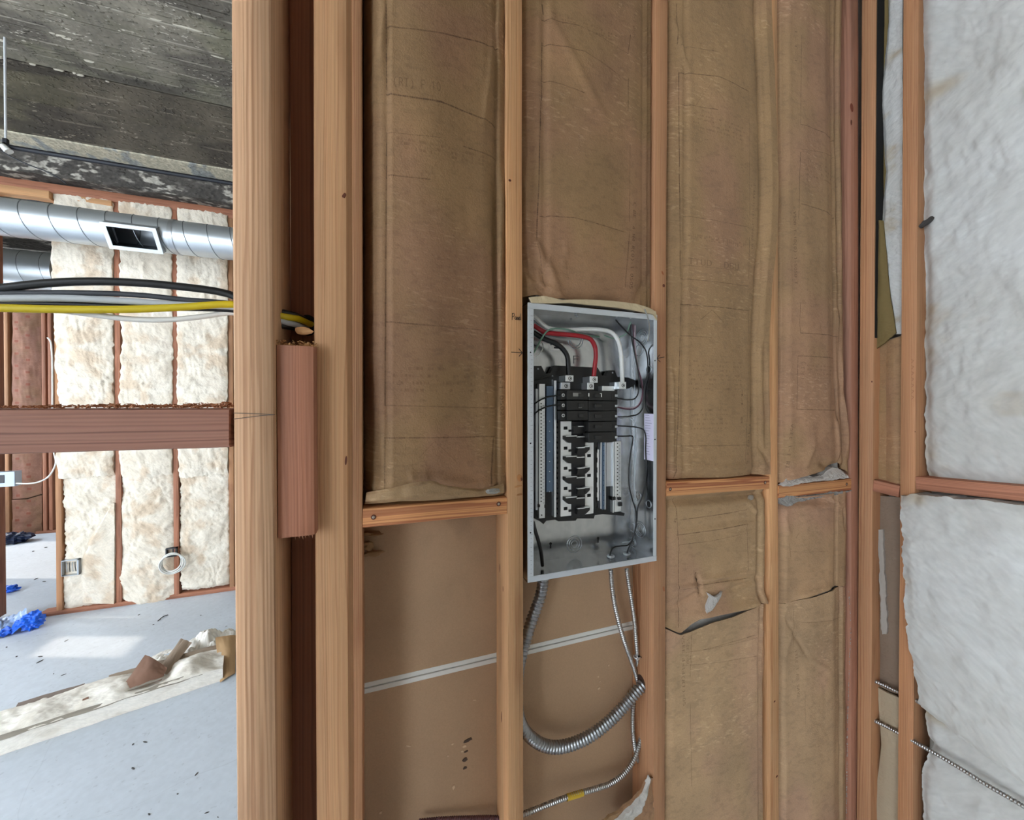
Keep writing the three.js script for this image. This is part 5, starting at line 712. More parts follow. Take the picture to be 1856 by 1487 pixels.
{ // armoured cables through the right wall
  const F4 = (pts, label) => tag(obj('armoured_cable', flexGeo(pts.map(([u, v, x]) => onX(u, v, x)), 0.0052, 0.0058, 0.16, 10), M.mc), label, 'cable');
  F4([[1578, 1232, 1.535], [1588, 1236, 1.528], [1610, 1246, 1.526], [1634, 1258, 1.526], [1654, 1267, 1.522], [1672, 1277, 1.512], [1690, 1288, 1.507], [1720, 1308, 1.512], [1760, 1336, 1.535]], 'upper armoured cable crossing the narrow corner bay into the white batts');
  F4([[1578, 1303, 1.535], [1588, 1308, 1.528], [1610, 1319, 1.524], [1634, 1332, 1.520], [1654, 1343, 1.510], [1675, 1355, 1.502], [1700, 1369, 1.498], [1740, 1393, 1.496], [1790, 1424, 1.496], [1840, 1453, 1.496], [1900, 1490, 1.498], [1990, 1545, 1.5]], 'lower armoured cable slanting down across the white batts to the right');
}

// ================================================================ far partition
const pz3 = (u, v, dz = 0) => { const p = onZ(u, v, Z3 + dz); return [p.x, p.y]; };
const p3 = (l, dz = 0) => l.map(([u, v]) => pz3(u, v, dz));
const yPl = onZ(0, 338, Z3).y, xFarR = 0.05, xFarL = onZ(-60, 700, Z3).x;
{
  const st = (u, label, mat) => { const p = onZ(u, 731, Z3), g = thing('stud', label, 'stud'); obj('lumber', boardGeo([p.x, 0.0385, Z3 - 0.0445], [p.x, yPl - 0.001, Z3 - 0.0445], 0.038, 0.0885, V3(1, 0, 0)), mat, g); return g; };
  st(104, 'end stud of the far partition beside the doorway, metal box low on it', W.orange);
  st(213, 'stud between the left and middle white batts of the far partition', W.red);
  st(317.8, 'stud behind the coiled white cable in the far partition', W.red);
  st(418.5, 'stud at the right end of the far partition, partly hidden by the near post', W.orange);
  st(-16, 'jamb stud at the left frame edge carrying the pale junction box', W.red);
  const xl = onZ(72, 1115, Z3).x;
  const plate = (label, y0, y1, x0, x1, mat, dz = 0) => { const g = thing('wall_plate', label, 'wall plate'); obj('lumber', boardGeo([x0, (y0 + y1) / 2, Z3 - 0.0445 + dz], [x1, (y0 + y1) / 2, Z3 - 0.0445 + dz], y1 - y0, 0.0885, V3(0, 1, 0)), mat, g); };
  plate('bottom plate of the far partition lying on the concrete floor', 0.0005, 0.0375, xl, xFarR, W.red);
  plate('reddish top plate of the far partition under the concrete beam', yPl + 0.0005, Math.max(yPl + 0.06, yBeam - 0.004), xFarL - 0.6, xFarR, W.red);
  const a = onZ(-60, 340, Z3 + 0.03), b = onZ(92, 352, Z3 + 0.03);
  plate('pale orange board nailed below the top plate at upper left', onZ(40, 355, Z3 + 0.03).y, onZ(40, 341, Z3 + 0.03).y, a.x, b.x, W.fir, 0.05);
  plate('small offcut of orange board between the top plate and the duct', onZ(180, 370, Z3 + 0.03).y, onZ(180, 361, Z3 + 0.03).y, onZ(145, 360, Z3).x, onZ(206, 366, Z3).x, W.fir, 0.03);
}
function farBatt(label, z0, { L, R, B, T }, seed, mat = FIB.warm, bul = 0.02, parts) {
  const t = thing('white_batt', label, 'insulation');
  obj('fibre_body', patchGeo({ L: p3(L), R: p3(R), B: p3(B), T: p3(T), map: zMap(Z3 + z0), nu: 60, nv: 90, depth: 0.05, jag: 0.014, uv: (a, b) => [a * 1.3 + seed * 0.37, b * 1.3], h: (s, tt, p) => bul * Math.pow(Math.sin(Math.PI * clamp(s, 0.001, 0.999)), 0.4) + 0.018 * (fbm(p[0] * 7, p[1] * 7, 4, seed) - 0.5) * 2 + 0.010 * (fbm(p[0] * 24 + 4 * fbm(p[1] * 5, p[0] * 5, 2, seed), p[1] * 24, 3, seed + 5) - 0.5) * 2 - 0.02 * Math.pow(1 - smooth(0, 0.04, tt), 2) }), mat, t);
  return t;
}
const up = 0.012, lo = -0.022;
farBatt('upper left white batt of the far partition, beside the doorway', up, { L: [[106, 868], [108, 852], [104, 826], [112, 745], [108, 715], [101, 655], [103, 620], [99, 575], [97, 520], [95, 460], [97, 400], [98, 352]], R: [[207, 862], [207, 740], [206, 650], [206, 560], [206, 450], [206, 366]], B: [[106, 868], [140, 867], [175, 863], [207, 862]], T: [[98, 352], [206, 366]] }, 401);
farBatt('upper middle white batt of the far partition', up, { L: [[223, 876], [219, 858], [217, 820], [218, 745], [219, 680], [222, 620], [218, 560], [218, 455], [218, 368]], R: [[313, 868], [313, 740], [314, 640], [312, 560], [312, 378]], B: [[223, 876], [260, 874], [290, 869], [313, 866]], T: [[218, 368], [312, 378]] }, 402);
farBatt('upper right white batt of the far partition, next to the near post', up, { L: [[326, 867], [323, 820], [322, 740], [323, 640], [322, 560], [323, 380]], R: [[413, 858], [413, 600], [413, 391]], B: [[326, 867], [370, 863], [413, 858]], T: [[323, 380], [413, 391]] }, 403);
{
  const t = farBatt('lower left white batt with a torn triangular flap, metal box beside it', lo, { L: [[114, 1107], [112, 1060], [116, 1000], [113, 930], [112, 852]], R: [[210, 1093], [210, 1000], [209, 905], [208, 850]], B: [[114, 1107], [160, 1100], [210, 1093]], T: [[112, 852], [208, 850]] }, 404, FIB.warm, 0.014);
  const L = [[150, 1092], [147, 1050], [150, 1010], [163, 978], [186, 942], [205, 912]], R = [[208, 1094], [209, 1000], [209, 912]];
  obj('fibre_flap', patchGeo({ L: p3(L), R: p3(R), B: p3([[150, 1092], [208, 1094]]), T: p3([[205, 912], [209, 912]]), map: zMap(Z3 + lo + 0.036), nu: 40, nv: 60, depth: 0.03, uv: (a, b) => [a * 1.3 + 0.4, b * 1.3 + 0.3], h: (s, tt, p) => 0.018 * (fbm(p[0] * 12, p[1] * 9, 4, 409) - 0.5) - 0.012 * Math.pow(1 - smooth(0, 0.2, s), 2) }), FIB.warm, t);
}
farBatt('lower middle white batt bulging over the bottom plate', lo, { L: [[224, 1091], [216, 1084], [211, 1050], [213, 1000], [216, 930], [220, 860]], R: [[317, 1082], [316, 1010], [315, 950], [314, 855]], B: [[224, 1091], [250, 1096], [280, 1096], [300, 1092], [317, 1082]], T: [[220, 860], [314, 855]] }, 405, FIB.warm, 0.034);
farBatt('lower right white batt of the far partition, right of the coiled cable', lo, { L: [[327, 1072], [325, 1010], [324, 940], [326, 855]], R: [[414, 1062], [414, 940], [413, 846]], B: [[327, 1073], [370, 1068], [414, 1062]], T: [[326, 855], [413, 846]] }, 406, FIB.warm, 0.024);
{ // boxes and cables on the far partition
  const z = Z3 + 0.02, a = onZ(111, 1017, z), b = onZ(143, 1042, z), t = thing('metal_box', 'small open metal electrical box low on the far end stud', 'electrical box');
  const x0 = a.x, x1 = b.x, y1 = a.y, y0 = b.y, w = 0.004;
  obj('shell', [box(x0, y0, z - 0.045, x1, y1, z - 0.043), box(x0, y0, z - 0.045, x0 + w, y1, z + 0.004), box(x1 - w * 2.6, y0, z - 0.045, x1, y1, z + 0.004), box(x0, y0, z - 0.045, x1, y0 + w, z + 0.004), box(x0, y1 - w * 1.6, z - 0.045, x1, y1, z + 0.004)], M.steel, t);
  for (let i = 0; i < 4; i++) obj('wire_loop', tubeGeo([V3(lerp(x0, x1, 0.2 + i * 0.16), lerp(y0, y1, 0.8), z - 0.02), V3(lerp(x0, x1, 0.28 + i * 0.16), lerp(y0, y1, 0.5), z - 0.006), V3(lerp(x0, x1, 0.22 + i * 0.17), lerp(y0, y1, 0.2), z - 0.02)], 0.003, 14, 6), i % 2 ? M.black : M.grey, t);
  const zc = Z3 + 0.045, c = onZ(313, 1019, zc), t2 = tag(obj('cable_coil', [0, 1, 2, 3].map((i) => new THREE.TorusGeometry(0.078 + 0.005 * (i % 2) + 0.003 * i, 0.0055, 8, 36).rotateZ(i).rotateX(0.10 * (i - 1.5)).rotateY(0.12 * (i - 1)).scale(0.98, 1.02, 1).translate(c.x + 0.005 * (i - 1.5), c.y - 0.004 * i, zc + 0.008 * i)), M.white), 'coil of white cable hanging on the far partition', 'cable');
  const bb = onZ(310, 1002, Z3 + 0.03), t3 = thing('switch_box', 'dark square device box behind the coil of white cable', 'electrical box'), s = 0.04;
  obj('shell', [box(bb.x - s, bb.y - s, Z3 - 0.01, bb.x - s + 0.008, bb.y + s, Z3 + 0.034), box(bb.x + s - 0.008, bb.y - s, Z3 - 0.01, bb.x + s, bb.y + s, Z3 + 0.034), box(bb.x - s, bb.y + s - 0.008, Z3 - 0.01, bb.x + s, bb.y + s, Z3 + 0.034), box(bb.x - s, bb.y - s, Z3 - 0.01, bb.x + s, bb.y - s + 0.008, Z3 + 0.034), box(bb.x - s, bb.y - s, Z3 - 0.012, bb.x + s, bb.y + s, Z3 - 0.008)], M.slate, t3);
  // pale junction box at the left frame edge, with its cable
  const zj = Z3 + 0.035, j0 = onZ(-14, 857, zj), j1 = onZ(26.5, 882, zj), t4 = thing('junction_box', 'pale blue-white junction box at the left frame edge', 'electrical box');
  obj('shell', box(j0.x, j1.y, zj - 0.07, j1.x, j0.y, zj, 0.004), std(0xc4d2e2, 0.4), t4);
  const d0 = onZ(-8, 862, zj + 0.001), d1 = onZ(8, 876, zj + 0.001); obj('device_face', box(d0.x, d1.y, zj - 0.001, d1.x, d0.y, zj + 0.004, 0.002), M.slate, t4);
  tag(obj('cable', tubeGeo([[26, 876, 0.02], [50, 877, 0.03], [70, 874, 0.03], [86, 866, 0.02], [97, 851, 0.008], [101, 838, 0.006], [98, 822, 0.006], [94, 808, 0.005], [95, 740, 0.005], [95, 690, 0.005], [94, 640, 0.006], [91, 618, 0.01], [86, 612, 0.015]].map(([u, v, d]) => onZ(u, v, Z3 + d)), 0.006, 90, 8), M.white), 'thin white cable looping from the pale junction box up the far end stud', 'cable');
}
// ducts
function duct(label, z, yc, R, x0, x1, pitch, reg, gap) {
  const t = thing('round_duct', label, 'duct'), L = x1 - x0, pts = [];
  obj('pipe', gap ? [[x0, gap[0], 0, Math.PI * 2], [gap[1], x1, 0, Math.PI * 2], [gap[0], gap[1], -0.62 + gap[2], Math.PI * 2 - 2 * gap[2]]].map(([p, q, s, l]) => new THREE.CylinderGeometry(R, R, q - p, 48, 1, true, s, l).rotateZ(Math.PI / 2).translate((p + q) / 2, yc, z)) : new THREE.CylinderGeometry(R, R, L, 48, 1, false).rotateZ(Math.PI / 2).translate((x0 + x1) / 2, yc, z), new THREE.MeshStandardMaterial({ color: 0xc6ccd2, roughness: 0.36, metalness: 0.85 }), t);
  class Helix extends THREE.Curve { getPoint(k, o = V3()) { const a = k * L / pitch * 2 * Math.PI; return o.set(x0 + k * L, yc + Math.cos(a) * R, z + Math.sin(a) * R); } }
  obj('spiral_seam', new THREE.TubeGeometry(new Helix(), Math.round(L / pitch * 36), 0.0035, 5), std(0x8f959b, 0.45, 0.8), t);
  if (reg) reg(t); return t;
}
const zD = DIST - 3.86, dc = onZ(209, 417.5, zD), dR = (onZ(209, 387, zD).y - onZ(209, 448, zD).y) / 2;
const rgA = onZ(193, 430, zD + dR * 0.9).x, rgB = onZ(290, 430, zD + dR * 0.9).x, rgH = 0.187;
duct('long spiral-seamed round metal duct across the upper left, with a rectangular opening', zD, dc.y, dR, -5.2, 0.35, 0.16, (t) => {
  const a = rgA, b = rgB, w = b - a, h = rgH, g = new THREE.Group();
  const col = obj('register_collar', (() => { const e = 0.002, k = []; const y = h / 2; k.push(box(-w / 2, -y, -0.10, w / 2, -y + e, 0.03), box(-w / 2, y - e, -0.10, w / 2, y, 0.03), box(-w / 2, -y, -0.10, -w / 2 + e, y, 0.03), box(w / 2 - e, -y, -0.10, w / 2, y, 0.03)); return k; })(), M.steel, t);
  const f = 0.024, y = h / 2; const fl = obj('register_flange', [box(-w / 2 - 0.004, -y - 0.004, 0.029, w / 2 + 0.004, -y + f, 0.033, 0.001), box(-w / 2 - 0.004, y - f, 0.029, w / 2 + 0.004, y + 0.004, 0.033, 0.001), box(-w / 2 - 0.004, -y + f, 0.029, -w / 2 + f, y - f, 0.033), box(w / 2 - f, -y + f, 0.029, w / 2 + 0.004, y - f, 0.033)], std(0xe2e8ec, 0.4, 0.2), t);
  const inn = obj('opening_interior', [box(-w / 2 + f, -y + f, -0.03, -w / 2 + f + 0.002, y - f, 0.028), box(w / 2 - f - 0.002, -y + f, -0.03, w / 2 - f, y - f, 0.028), box(-w / 2 + f, y - f - 0.002, -0.05, w / 2 - f, y - f, 0.028), box(-w / 2 + f, -y + f, -0.05, w / 2 - f, -y + f + 0.002, 0.028)], std(0x2c3236, 0.35, 0.8), t);
  for (const m of [col, fl, inn]) { m.rotation.x = 0.62; m.position.set((a + b) / 2, dc.y - Math.sin(0.62) * (dR + 0.0), zD + Math.cos(0.62) * (dR + 0.0)); }
  const xc = onZ(306, 430, zD + dR).x; obj('collar_band', new THREE.CylinderGeometry(dR + 0.004, dR + 0.004, 0.03, 48, 1, true).rotateZ(Math.PI / 2).translate(xc, dc.y, zD), M.steel, t);
}, [rgA + 0.02, rgB - 0.02, Math.asin((rgH / 2 - 0.02) / dR)]);
{ const z = DIST - 6.4, c = onZ(50, 492, z), r = (onZ(50, 456, z).y - onZ(50, 528, z).y) / 2; duct('second round duct far behind, left edge of the picture above the cables', z, c.y, r, -5.3, onZ(118, 492, z).x, 0.2); }
// pipe, hanger rod and a stray wire under the beam
{
  const z = DIST - 3.72, a = onZ(15, 268, z), b = onZ(417, 331, z), yy = (a.y + b.y) / 2;
  tag(obj('black_pipe', new THREE.CylinderGeometry(0.016, 0.016, 5.4, 16).rotateZ(Math.PI / 2).translate(-2.6, yy, z), M.pipe), 'thin dark pipe running along under the pale concrete ledge', 'pipe');
  const h = onZ(10, 200, z), t = thing('hanger_rod', 'white vertical hanger rod at the upper left, holding the dark pipe', 'hanger');
  obj('rod', new THREE.CylinderGeometry(0.007, 0.007, CEIL - yy - 0.02, 10).translate(h.x, (CEIL + yy + 0.02) / 2, z), std(0xd2d4d6, 0.5), t);
  obj('clamp', [new THREE.TorusGeometry(0.022, 0.006, 8, 22).rotateY(Math.PI / 2).translate(h.x, yy, z), box(h.x - 0.012, yy + 0.016, z - 0.012, h.x + 0.012, yy + 0.055, z + 0.012, 0.003)], M.pipe, t);
  obj('white_fitting', new THREE.CylinderGeometry(0.018, 0.024, 0.05, 14).rotateZ(0.7).translate(h.x + 0.02, yy - 0.03, z + 0.03), M.white, t);
  tag(obj('wire', tubeGeo([[-6, 268], [20, 284], [55, 300], [82, 310], [105, 322], [120, 333]].map(([u, v]) => onZ(u, v, z + 0.05)), 0.004, 50, 6), M.pipe), 'stray dark wire drooping below the thin dark pipe', 'wire');
  tag(obj('cable', tubeGeo([[-30, 352], [20, 362], [60, 364], [85, 370], [95, 378], [80, 376], [40, 367], [-30, 360]].map(([u, v]) => onZ(u, v, Z3 + 0.09)), 0.006, 60, 8), M.slate), 'dark cable loop lying between the top plate and the duct', 'cable');
}

// ================================================================ the room beyond the doorway
{
  const p4 = (u, v) => { const p = onZ(u, v, Z4); return [p.x, p.y]; }, top = 3.5;
  const w = struct(obj('wall_beyond', box(XL, 0, Z4 - 0.12, -2.6, top + 0.9, Z4 - 0.095), std(0x8f7a64, 0.9)));
  const st = (u, label, mat) => { const p = onZ(u, 800, Z4), g = thing('stud', label, 'stud'); obj('lumber', boardGeo([p.x, 0.0385, Z4 - 0.0445], [p.x, top, Z4 - 0.0445], 0.038, 0.0885, V3(1, 0, 0)), mat, g); };
  st(12, 'orange stud at the far left in the room beyond the doorway', W.orange); st(80, 'reddish stud in the room beyond, just left of the doorway stud', W.red); st(91, 'reddish stud in the room beyond, half hidden by the doorway stud', W.red); st(-40, 'stud outside the left frame edge in the room beyond', W.red);
  const g = thing('wall_plate', 'bottom plate of the wall in the room beyond', 'wall plate'); obj('lumber', boardGeo([XL + 0.01, 0.019, Z4 - 0.0445], [-2.7, 0.019, Z4 - 0.0445], 0.037, 0.0885, V3(0, 1, 0)), W.red, g);
  const cv = kraftCanvas(161, 0.36, 1.44, [130, 94, 70]), c = cv.getContext('2d'), rr = rng(8);
  for (let y = 40; y < cv.height; y += 120) { c.fillStyle = 'rgba(120,50,30,0.55)'; c.fillRect(70 + 200 * ((y / 120 | 0) % 2), y, 74, 46); for (let k = 0; k < 4; k++) { c.fillStyle = 'rgba(110,62,40,0.35)'; c.fillRect(60, y + 58 + k * 13, 300 + 60 * rr(), 5); } }
  const km = kraftMat(cv); km.map.wrapT = THREE.RepeatWrapping;
  const kb = (label, L, R, B, T, seed) => { const t = thing('paper_faced_batt', label, 'insulation'); const m = (l) => l.map(([u, v]) => p4(u, v)), x0 = p4(L[0][0], L[0][1])[0], wd = p4(R[0][0], R[0][1])[0] - x0; obj('paper_facing', patchGeo({ L: m(L), R: m(R), B: m(B), T: m(T), map: zMap(Z4 - 0.01), nu: 30, nv: 60, depth: 0.05, uv: (a, b) => [(a - x0) / wd, b / 1.44], h: (s, tt, p) => 0.02 * Math.sin(Math.PI * clamp(s)) + 0.03 * (fbm(p[0] * 9, p[1] * 8, 4, seed) - 0.5) }), km, t); return t; };
  kb('brown paper-faced batt with reddish print in the room beyond the doorway', [[21, 905], [21, 700], [22, 470]], [[75, 896], [75, 700], [75, 476]], [[21, 905], [50, 903], [75, 896]], [[22, 470], [75, 476]], 501);
  kb('crumpled lower paper-faced batt in the room beyond, above the dark blue heap', [[20, 976], [22, 940], [20, 907]], [[75, 966], [75, 930], [75, 898]], [[20, 976], [75, 966]], [[20, 907], [50, 905], [75, 898]], 502);
  const b = struct(obj('trim_2', new THREE.BoxGeometry(3.2, 0.8, 0.3, 30, 6, 2).translate(-4.0, onZ(50, 452, DIST - 6.75).y + 0.4, DIST - 6.9), roughConcrete));
}

// ================================================================ floor: batt, plastic, crumbs
{
  const a = onY(0, 1371, 0), b = onY(404, 1234, 0), U = b.clone().sub(a).normalize(), V = V3(U.z, 0, -U.x).multiplyScalar(U.x > 0 ? 1 : -1); if (V.z > 0) V.negate();
  const A0 = a.clone().addScaledVector(U, -0.55), Lg = b.distanceTo(A0), t = thing('floor_batt', 'long paper-edged fibreglass batt lying on the concrete floor', 'insulation');
  const W0 = 0.30, Hh = 0.088, at = (l, w, y) => A0.clone().addScaledVector(U, l).addScaledVector(V, w).setY(y);
  // body: rows along the length, a profile up the front side, over the uneven top and down the back
  const nL = 170, prof = [], P = [], UV = [], I = [];
  for (let i = 0; i <= 14; i++) prof.push([0, i / 14]); for (let i = 1; i <= 44; i++) prof.push([i / 44, 1]); for (let i = 13; i >= 0; i--) prof.push([1, i / 14]);
  const n = prof.length;
  for (let j = 0; j <= nL; j++) { const l = j / nL * Lg, k = l / Lg; let s = 0; prof.forEach(([w, hh], i) => {
    const dent = 0.045 * Math.exp(-(((l - Lg * 0.76) / 0.07) ** 2)) * smooth(0.1, 0.5, w), hump = 0.045 * Math.exp(-(((l - Lg * 0.88) / 0.10) ** 2)) + 0.035 * Math.exp(-(((l - Lg * 0.66) / 0.10) ** 2)) + 0.016 * Math.exp(-(((l - Lg * 0.44) / 0.09) ** 2));
    const topN = 0.045 * (fbm(l * 7, w * 2.4, 3, 601) - 0.5) + 0.006 * (fbm(l * 50, w * 16, 3, 602) - 0.5), top = Hh * (1 - 0.12 * w) + topN + hump * Math.sin(Math.PI * clamp(w * 0.9 + 0.1)) - dent * 0.6, wid = W0 * (1 + 0.12 * (fbm(l * 5, 2, 2, 603) - 0.5)) * (1 - 0.15 * smooth(0.9, 1, k));
    const side = hh < 1 ? 0.006 * (fbm(l * 30, hh * 7, 3, 604) - 0.5) : 0, p = at(l, w * wid + side + (w === 0 ? 0.004 * Math.sin(hh * 3) : 0), hh < 1 ? 0.001 + hh * (top - 0.001) : top); P.push(p.x, p.y, p.z); s = i / n; UV.push(l * 1.4, i * 0.012 * 1.4); }); }
  for (let j = 0; j < nL; j++) for (let i = 0; i < n - 1; i++) { const q = j * n + i; I.push(q, q + n, q + 1, q + 1, q + n, q + n + 1); }
  const g = new THREE.BufferGeometry(); g.setAttribute('position', new THREE.Float32BufferAttribute(P, 3)); g.setAttribute('uv', new THREE.Float32BufferAttribute(UV, 2)); g.setIndex(I); g.computeVertexNormals();
  obj('fibre_body', g, FIB.cream, t);
  const strip = (name, l0, l1, w0, w1, y0, y1, seed, mat) => { const Q = [], uv = [], ix = [], N = 70, m = 5; for (let j = 0; j <= N; j++) for (let i = 0; i <= m; i++) { const l = lerp(l0, l1, j / N), f = i / m, p = at(l, lerp(w0, w1, f) + 0.010 * (fbm(l * 14, f, 3, seed) - 0.5), lerp(y0, y1, f) + 0.012 * (fbm(l * 12, f * 2, 3, seed + 1) - 0.5)); Q.push(p.x, p.y, p.z); uv.push(l * 2, f * 0.1); } for (let j = 0; j < N; j++) for (let i = 0; i < m; i++) { const q = j * (m + 1) + i; ix.push(q, q + 1, q + m + 1, q + 1, q + m + 2, q + m + 1); } const s = new THREE.BufferGeometry(); s.setAttribute('position', new THREE.Float32BufferAttribute(Q, 3)); s.setAttribute('uv', new THREE.Float32BufferAttribute(uv, 2)); s.setIndex(ix); s.computeVertexNormals(); return obj(name, s, mat, t); };
  const greyPaper = std(0x9a9184, 0.85), brownP = std(0x83614f, 0.85), tan = std(0xc9a479, 0.8);
  strip('paper_flange', 0, Lg * 0.93, -0.004, 0.022, Hh * 0.96, Hh + 0.008, 611, greyPaper);
  strip('paper_flange', Lg * 0.35, Lg * 0.53, W0 * 0.93, W0 * 1.04, Hh * 0.9, Hh * 1.02, 613, std(0x85766c, 0.85));
  strip('paper_flange', Lg * 0.6, Lg * 0.98, W0 * 0.94, W0 * 1.04, Hh * 0.8, Hh * 1.05, 615, std(0x9c8a78, 0.85));
  // a curl of paper standing up from the middle, and the paper rolled over the far end
  const curl = (name, l0, len, w0, w1, r, a0, a1, mat, seed, y) => { const Q = [], uv = [], ix = [], N = 24, m = 20; for (let j = 0; j <= N; j++) for (let i = 0; i <= m; i++) { const f = i / m, ang = lerp(a0, a1, j / N), w = lerp(w0, w1, f), rr = r * (1 + 0.25 * (fbm(f * 3, j / N * 3, 3, seed) - 0.5)) * (0.75 + 0.35 * Math.sin(Math.PI * (0.2 + 0.7 * f))), p = at(l0 + Math.sin(ang) * rr * len, w + 0.04 * (j / N - 0.5) * Math.sin(f * 3), y + (1 - Math.cos(ang)) * rr); Q.push(p.x, p.y, p.z); uv.push(f * 0.6, j / N * 0.4); } for (let j = 0; j < N; j++) for (let i = 0; i < m; i++) { const q = j * (m + 1) + i; ix.push(q, q + 1, q + m + 1, q + 1, q + m + 2, q + m + 1); } const s = new THREE.BufferGeometry(); s.setAttribute('position', new THREE.Float32BufferAttribute(Q, 3)); s.setAttribute('uv', new THREE.Float32BufferAttribute(uv, 2)); s.setIndex(ix); s.computeVertexNormals(); return obj(name, s, mat, t); };
  const flap = (name, c, bulge, mat, seed) => { const q = c.map(([u, v, y]) => onY(u, v, y)), nn = q[1].clone().sub(q[0]).cross(q[3].clone().sub(q[0])).normalize(), Q = [], uv = [], ix = [], N = 22; for (let j = 0; j <= N; j++) for (let i = 0; i <= N; i++) { const s = i / N, k = j / N, p = q[0].clone().lerp(q[1], s).lerp(q[3].clone().lerp(q[2], s), k).addScaledVector(nn, bulge * Math.sin(Math.PI * s) * Math.sin(Math.PI * clamp(k * 0.8 + 0.1)) + 0.010 * (fbm(s * 4, k * 4, 3, seed) - 0.5)); Q.push(p.x, p.y, p.z); uv.push(s * 0.5, k * 0.5); } for (let j = 0; j < N; j++) for (let i = 0; i < N; i++) { const a0 = j * (N + 1) + i; ix.push(a0, a0 + 1, a0 + N + 1, a0 + 1, a0 + N + 2, a0 + N + 1); } const g2 = new THREE.BufferGeometry(); g2.setAttribute('position', new THREE.Float32BufferAttribute(Q, 3)); g2.setAttribute('uv', new THREE.Float32BufferAttribute(uv, 2)); g2.setIndex(ix); g2.computeVertexNormals(); return obj(name, g2, mat, t); };
  flap('paper_curl', [[212, 1259, 0.085], [293, 1234, 0.088], [303, 1211, 0.125], [263, 1187, 0.165]], 0.03, brownP, 621);
  flap('paper_curl', [[290, 1208, 0.09], [301, 1226, 0.085], [348, 1166, 0.105], [328, 1158, 0.10]], 0.016, std(0x9c8774, 0.85), 623);
  flap('paper_lip', [[232, 1252, 0.098], [300, 1229, 0.096], [306, 1222, 0.098], [240, 1246, 0.098]], 0.004, greyPaper, 627);
  flap('paper_end', [[399, 1238, 0.003], [426, 1222, 0.003], [428, 1152, 0.085], [390, 1157, 0.122]], 0.03, tan, 625);
  { const p = at(Lg * 0.565, 0.10, Hh + 0.004); obj('paper_bit', box(-0.012, -0.002, -0.02, 0.012, 0.002, 0.02, 0.001).rotateY(0.4).rotateX(0.5).translate(p.x, p.y, p.z), brownP, t); }
  // loose tufts behind it
  const hp = new THREE.PlaneGeometry(1, 1, 150, 90), hq = hp.attributes.position;
  for (let i = 0; i < hq.count; i++) { const s = hq.getX(i) + 0.5, k = hq.getY(i) + 0.5, l = Lg * lerp(0.68, 1.10, s), w = W0 * lerp(0.98, 2.2, k), m = fbm(l * 9, w * 9, 4, 64), e = smooth(0, 0.25, s) * smooth(1, 0.85, s) * smooth(1, 0.45, k), q = at(l, w, 0); hq.setXYZ(i, q.x, Math.max(-0.004, (0.26 * (m - 0.34) + 0.05 * (fbm(l * 42, w * 42, 4, 65) - 0.5) + 0.02) * e - 0.006), q.z); }
  hp.computeVertexNormals(); const fl = [hp];
  stuff(obj('loose_fibre', fl, FIB.plain), 'loose white fibreglass fluff on the floor behind the long batt', 'fibreglass fluff');
}
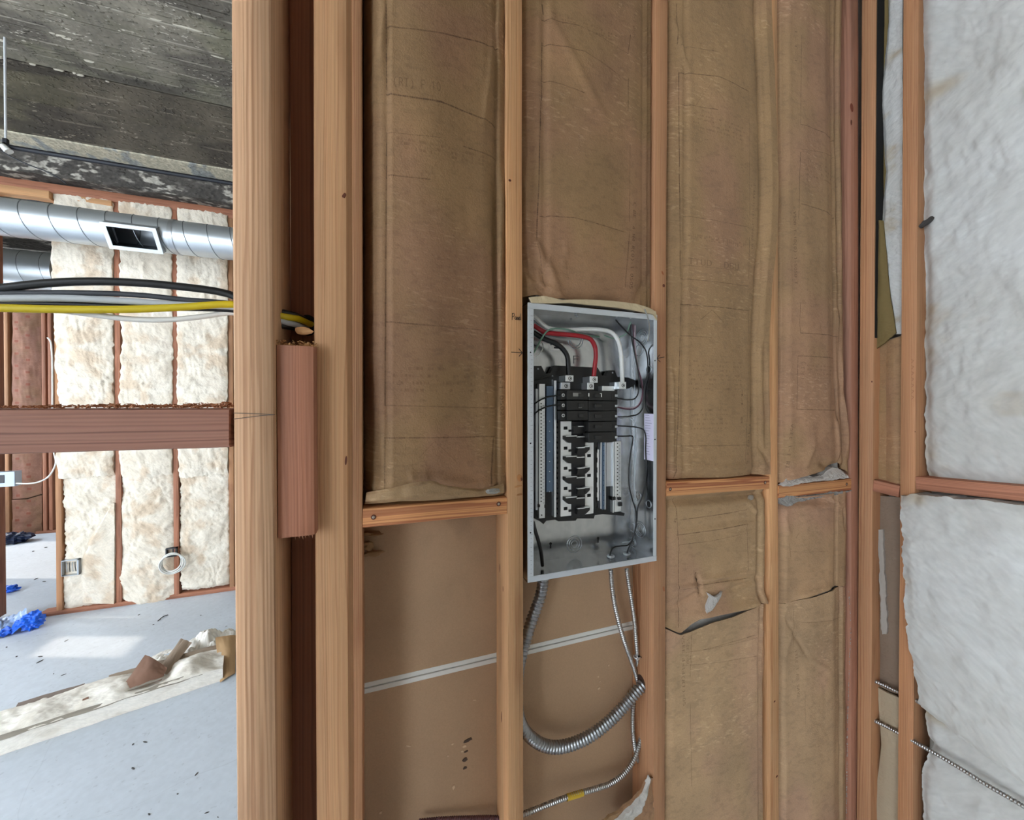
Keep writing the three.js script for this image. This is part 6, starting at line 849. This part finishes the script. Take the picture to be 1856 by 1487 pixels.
{ // blue plastic
  const c = onY(58, 1140, 0), ball = new THREE.IcosahedronGeometry(1, 5), p = ball.attributes.position;
  for (let i = 0; i < p.count; i++) { const x = p.getX(i), y = p.getY(i), z = p.getZ(i), k = 0.75 + 0.5 * Math.abs(fbm(x * 5 + 3, y * 5 + z * 4, 4, 71) - 0.5) * 3; p.setXYZ(i, x * k * 0.075, Math.max(0.002, 0.066 + y * k * 0.068), z * k * 0.065); }
  ball.computeVertexNormals();
  const t = thing('blue_plastic', 'crumpled bright blue plastic bag on the floor at the left frame edge', 'plastic bag');
  obj('gathered_end', ball.translate(c.x, 0, c.z), std(0x1a66e0, 0.38), t);
  const a = onY(-60, 1128, 0), b = onY(48, 1118, 0), d = onY(-60, 1168, 0), e = onY(50, 1142, 0), fold = (name, q, mat, seed, h) => { const Q = [], ix = [], N = 40, M_ = 14; for (let j = 0; j <= M_; j++) for (let i = 0; i <= N; i++) { const s = i / N, k = j / M_, x = lerp(lerp(q[0].x, q[1].x, s), lerp(q[2].x, q[3].x, s), k), z = lerp(lerp(q[0].z, q[1].z, s), lerp(q[2].z, q[3].z, s), k); Q.push(x, 0.003 + h * Math.abs(fbm(s * 7, k * 4, 3, seed) - 0.5) * 2 + h * smooth(0.7, 1, s), z); } for (let j = 0; j < M_; j++) for (let i = 0; i < N; i++) { const q0 = j * (N + 1) + i; ix.push(q0, q0 + N + 1, q0 + 1, q0 + 1, q0 + N + 1, q0 + N + 2); } const g = new THREE.BufferGeometry(); g.setAttribute('position', new THREE.Float32BufferAttribute(Q, 3)); g.setIndex(ix); g.computeVertexNormals(); obj(name, g, mat, t); };
  fold('pale_sheet', [a, b, d, e], std(0x9db8e4, 0.35), 73, 0.05);
  fold('dark_fold', [onY(-60, 1158, 0), onY(40, 1140, 0), onY(-60, 1172, 0), onY(46, 1148, 0)], M.blue, 75, 0.06);
  const crumple = (u, v, s, mat, label, seed) => { const q = onY(u, v, 0), g = new THREE.IcosahedronGeometry(1, 4), r = g.attributes.position; for (let i = 0; i < r.count; i++) { const x = r.getX(i), y = r.getY(i), z = r.getZ(i), k = 0.6 + 1.6 * Math.abs(fbm(x * 3 + seed, y * 3 + z * 2, 4, seed) - 0.5); r.setXYZ(i, x * k * s * 1.5, Math.max(0.001, s * 0.45 + y * k * s * 0.7), z * k * s); } g.computeVertexNormals(); tag(obj('blue_plastic', g.translate(q.x, 0, q.z), mat), label, 'plastic scrap'); };
  crumple(13, 1074, 0.065, std(0x1f63d8, 0.4), 'small blue plastic scrap on the floor inside the doorway', 81);
  crumple(24, 984, 0.13, M.darkBlue, 'dark blue plastic heap on the floor at the far wall', 83);
}
{ // crumbs on the floor
  const rr = rng(91), fl = []; for (const [u, v] of [[296, 1119], [290, 1124], [364, 1116], [120, 1162], [278, 1133], [30, 1191], [73, 1191], [97, 1222], [115, 1224], [72, 1200], [410, 1136], [241, 1394], [241, 1350], [263, 1346], [322, 1440], [12, 1174], [65, 1050], [80, 1055], [252, 1115], [83, 993], [60, 1000], [375, 1474], [395, 1482], [2, 1140], [270, 1477], [356, 1404]]) { const p = onY(u, v, 0), s = (0.0012 + 0.0013 * rr()) * p.distanceTo(camera.position) / 1.4; fl.push(new THREE.IcosahedronGeometry(1, 1).scale(s * (1 + 1.6 * rr()), s * 0.3, s * 0.7).rotateY(rr() * 6).translate(p.x, s * 0.28, p.z)); }
  { const a = onY(286, 1127, 0), b = onY(304, 1116, 0); fl.push(tubeGeo([V3(a.x, 0.004, a.z), V3((a.x + b.x) / 2, 0.012, (a.z + b.z) / 2 - 0.01), V3(b.x, 0.004, b.z)], 0.0035, 12, 6)); }
  stuff(obj('floor_crumbs', fl, std(0x51504f, 0.9)), 'dark crumbs and wood splinters scattered on the concrete floor', 'debris');
}

// ================================================================ every thing stands at its own base
for (const o of scene.children) {
  if (!o.userData.label || o.userData.kind === 'structure') continue;
  const b = new THREE.Box3().setFromObject(o), c = b.getCenter(V3()).setY(b.min.y);
  if (o.isMesh) { o.geometry.translate(-c.x, -c.y, -c.z); o.position.copy(c); } else { o.position.copy(c); for (const k of o.children) k.position.sub(c); }
}
renderer.render(scene, camera);
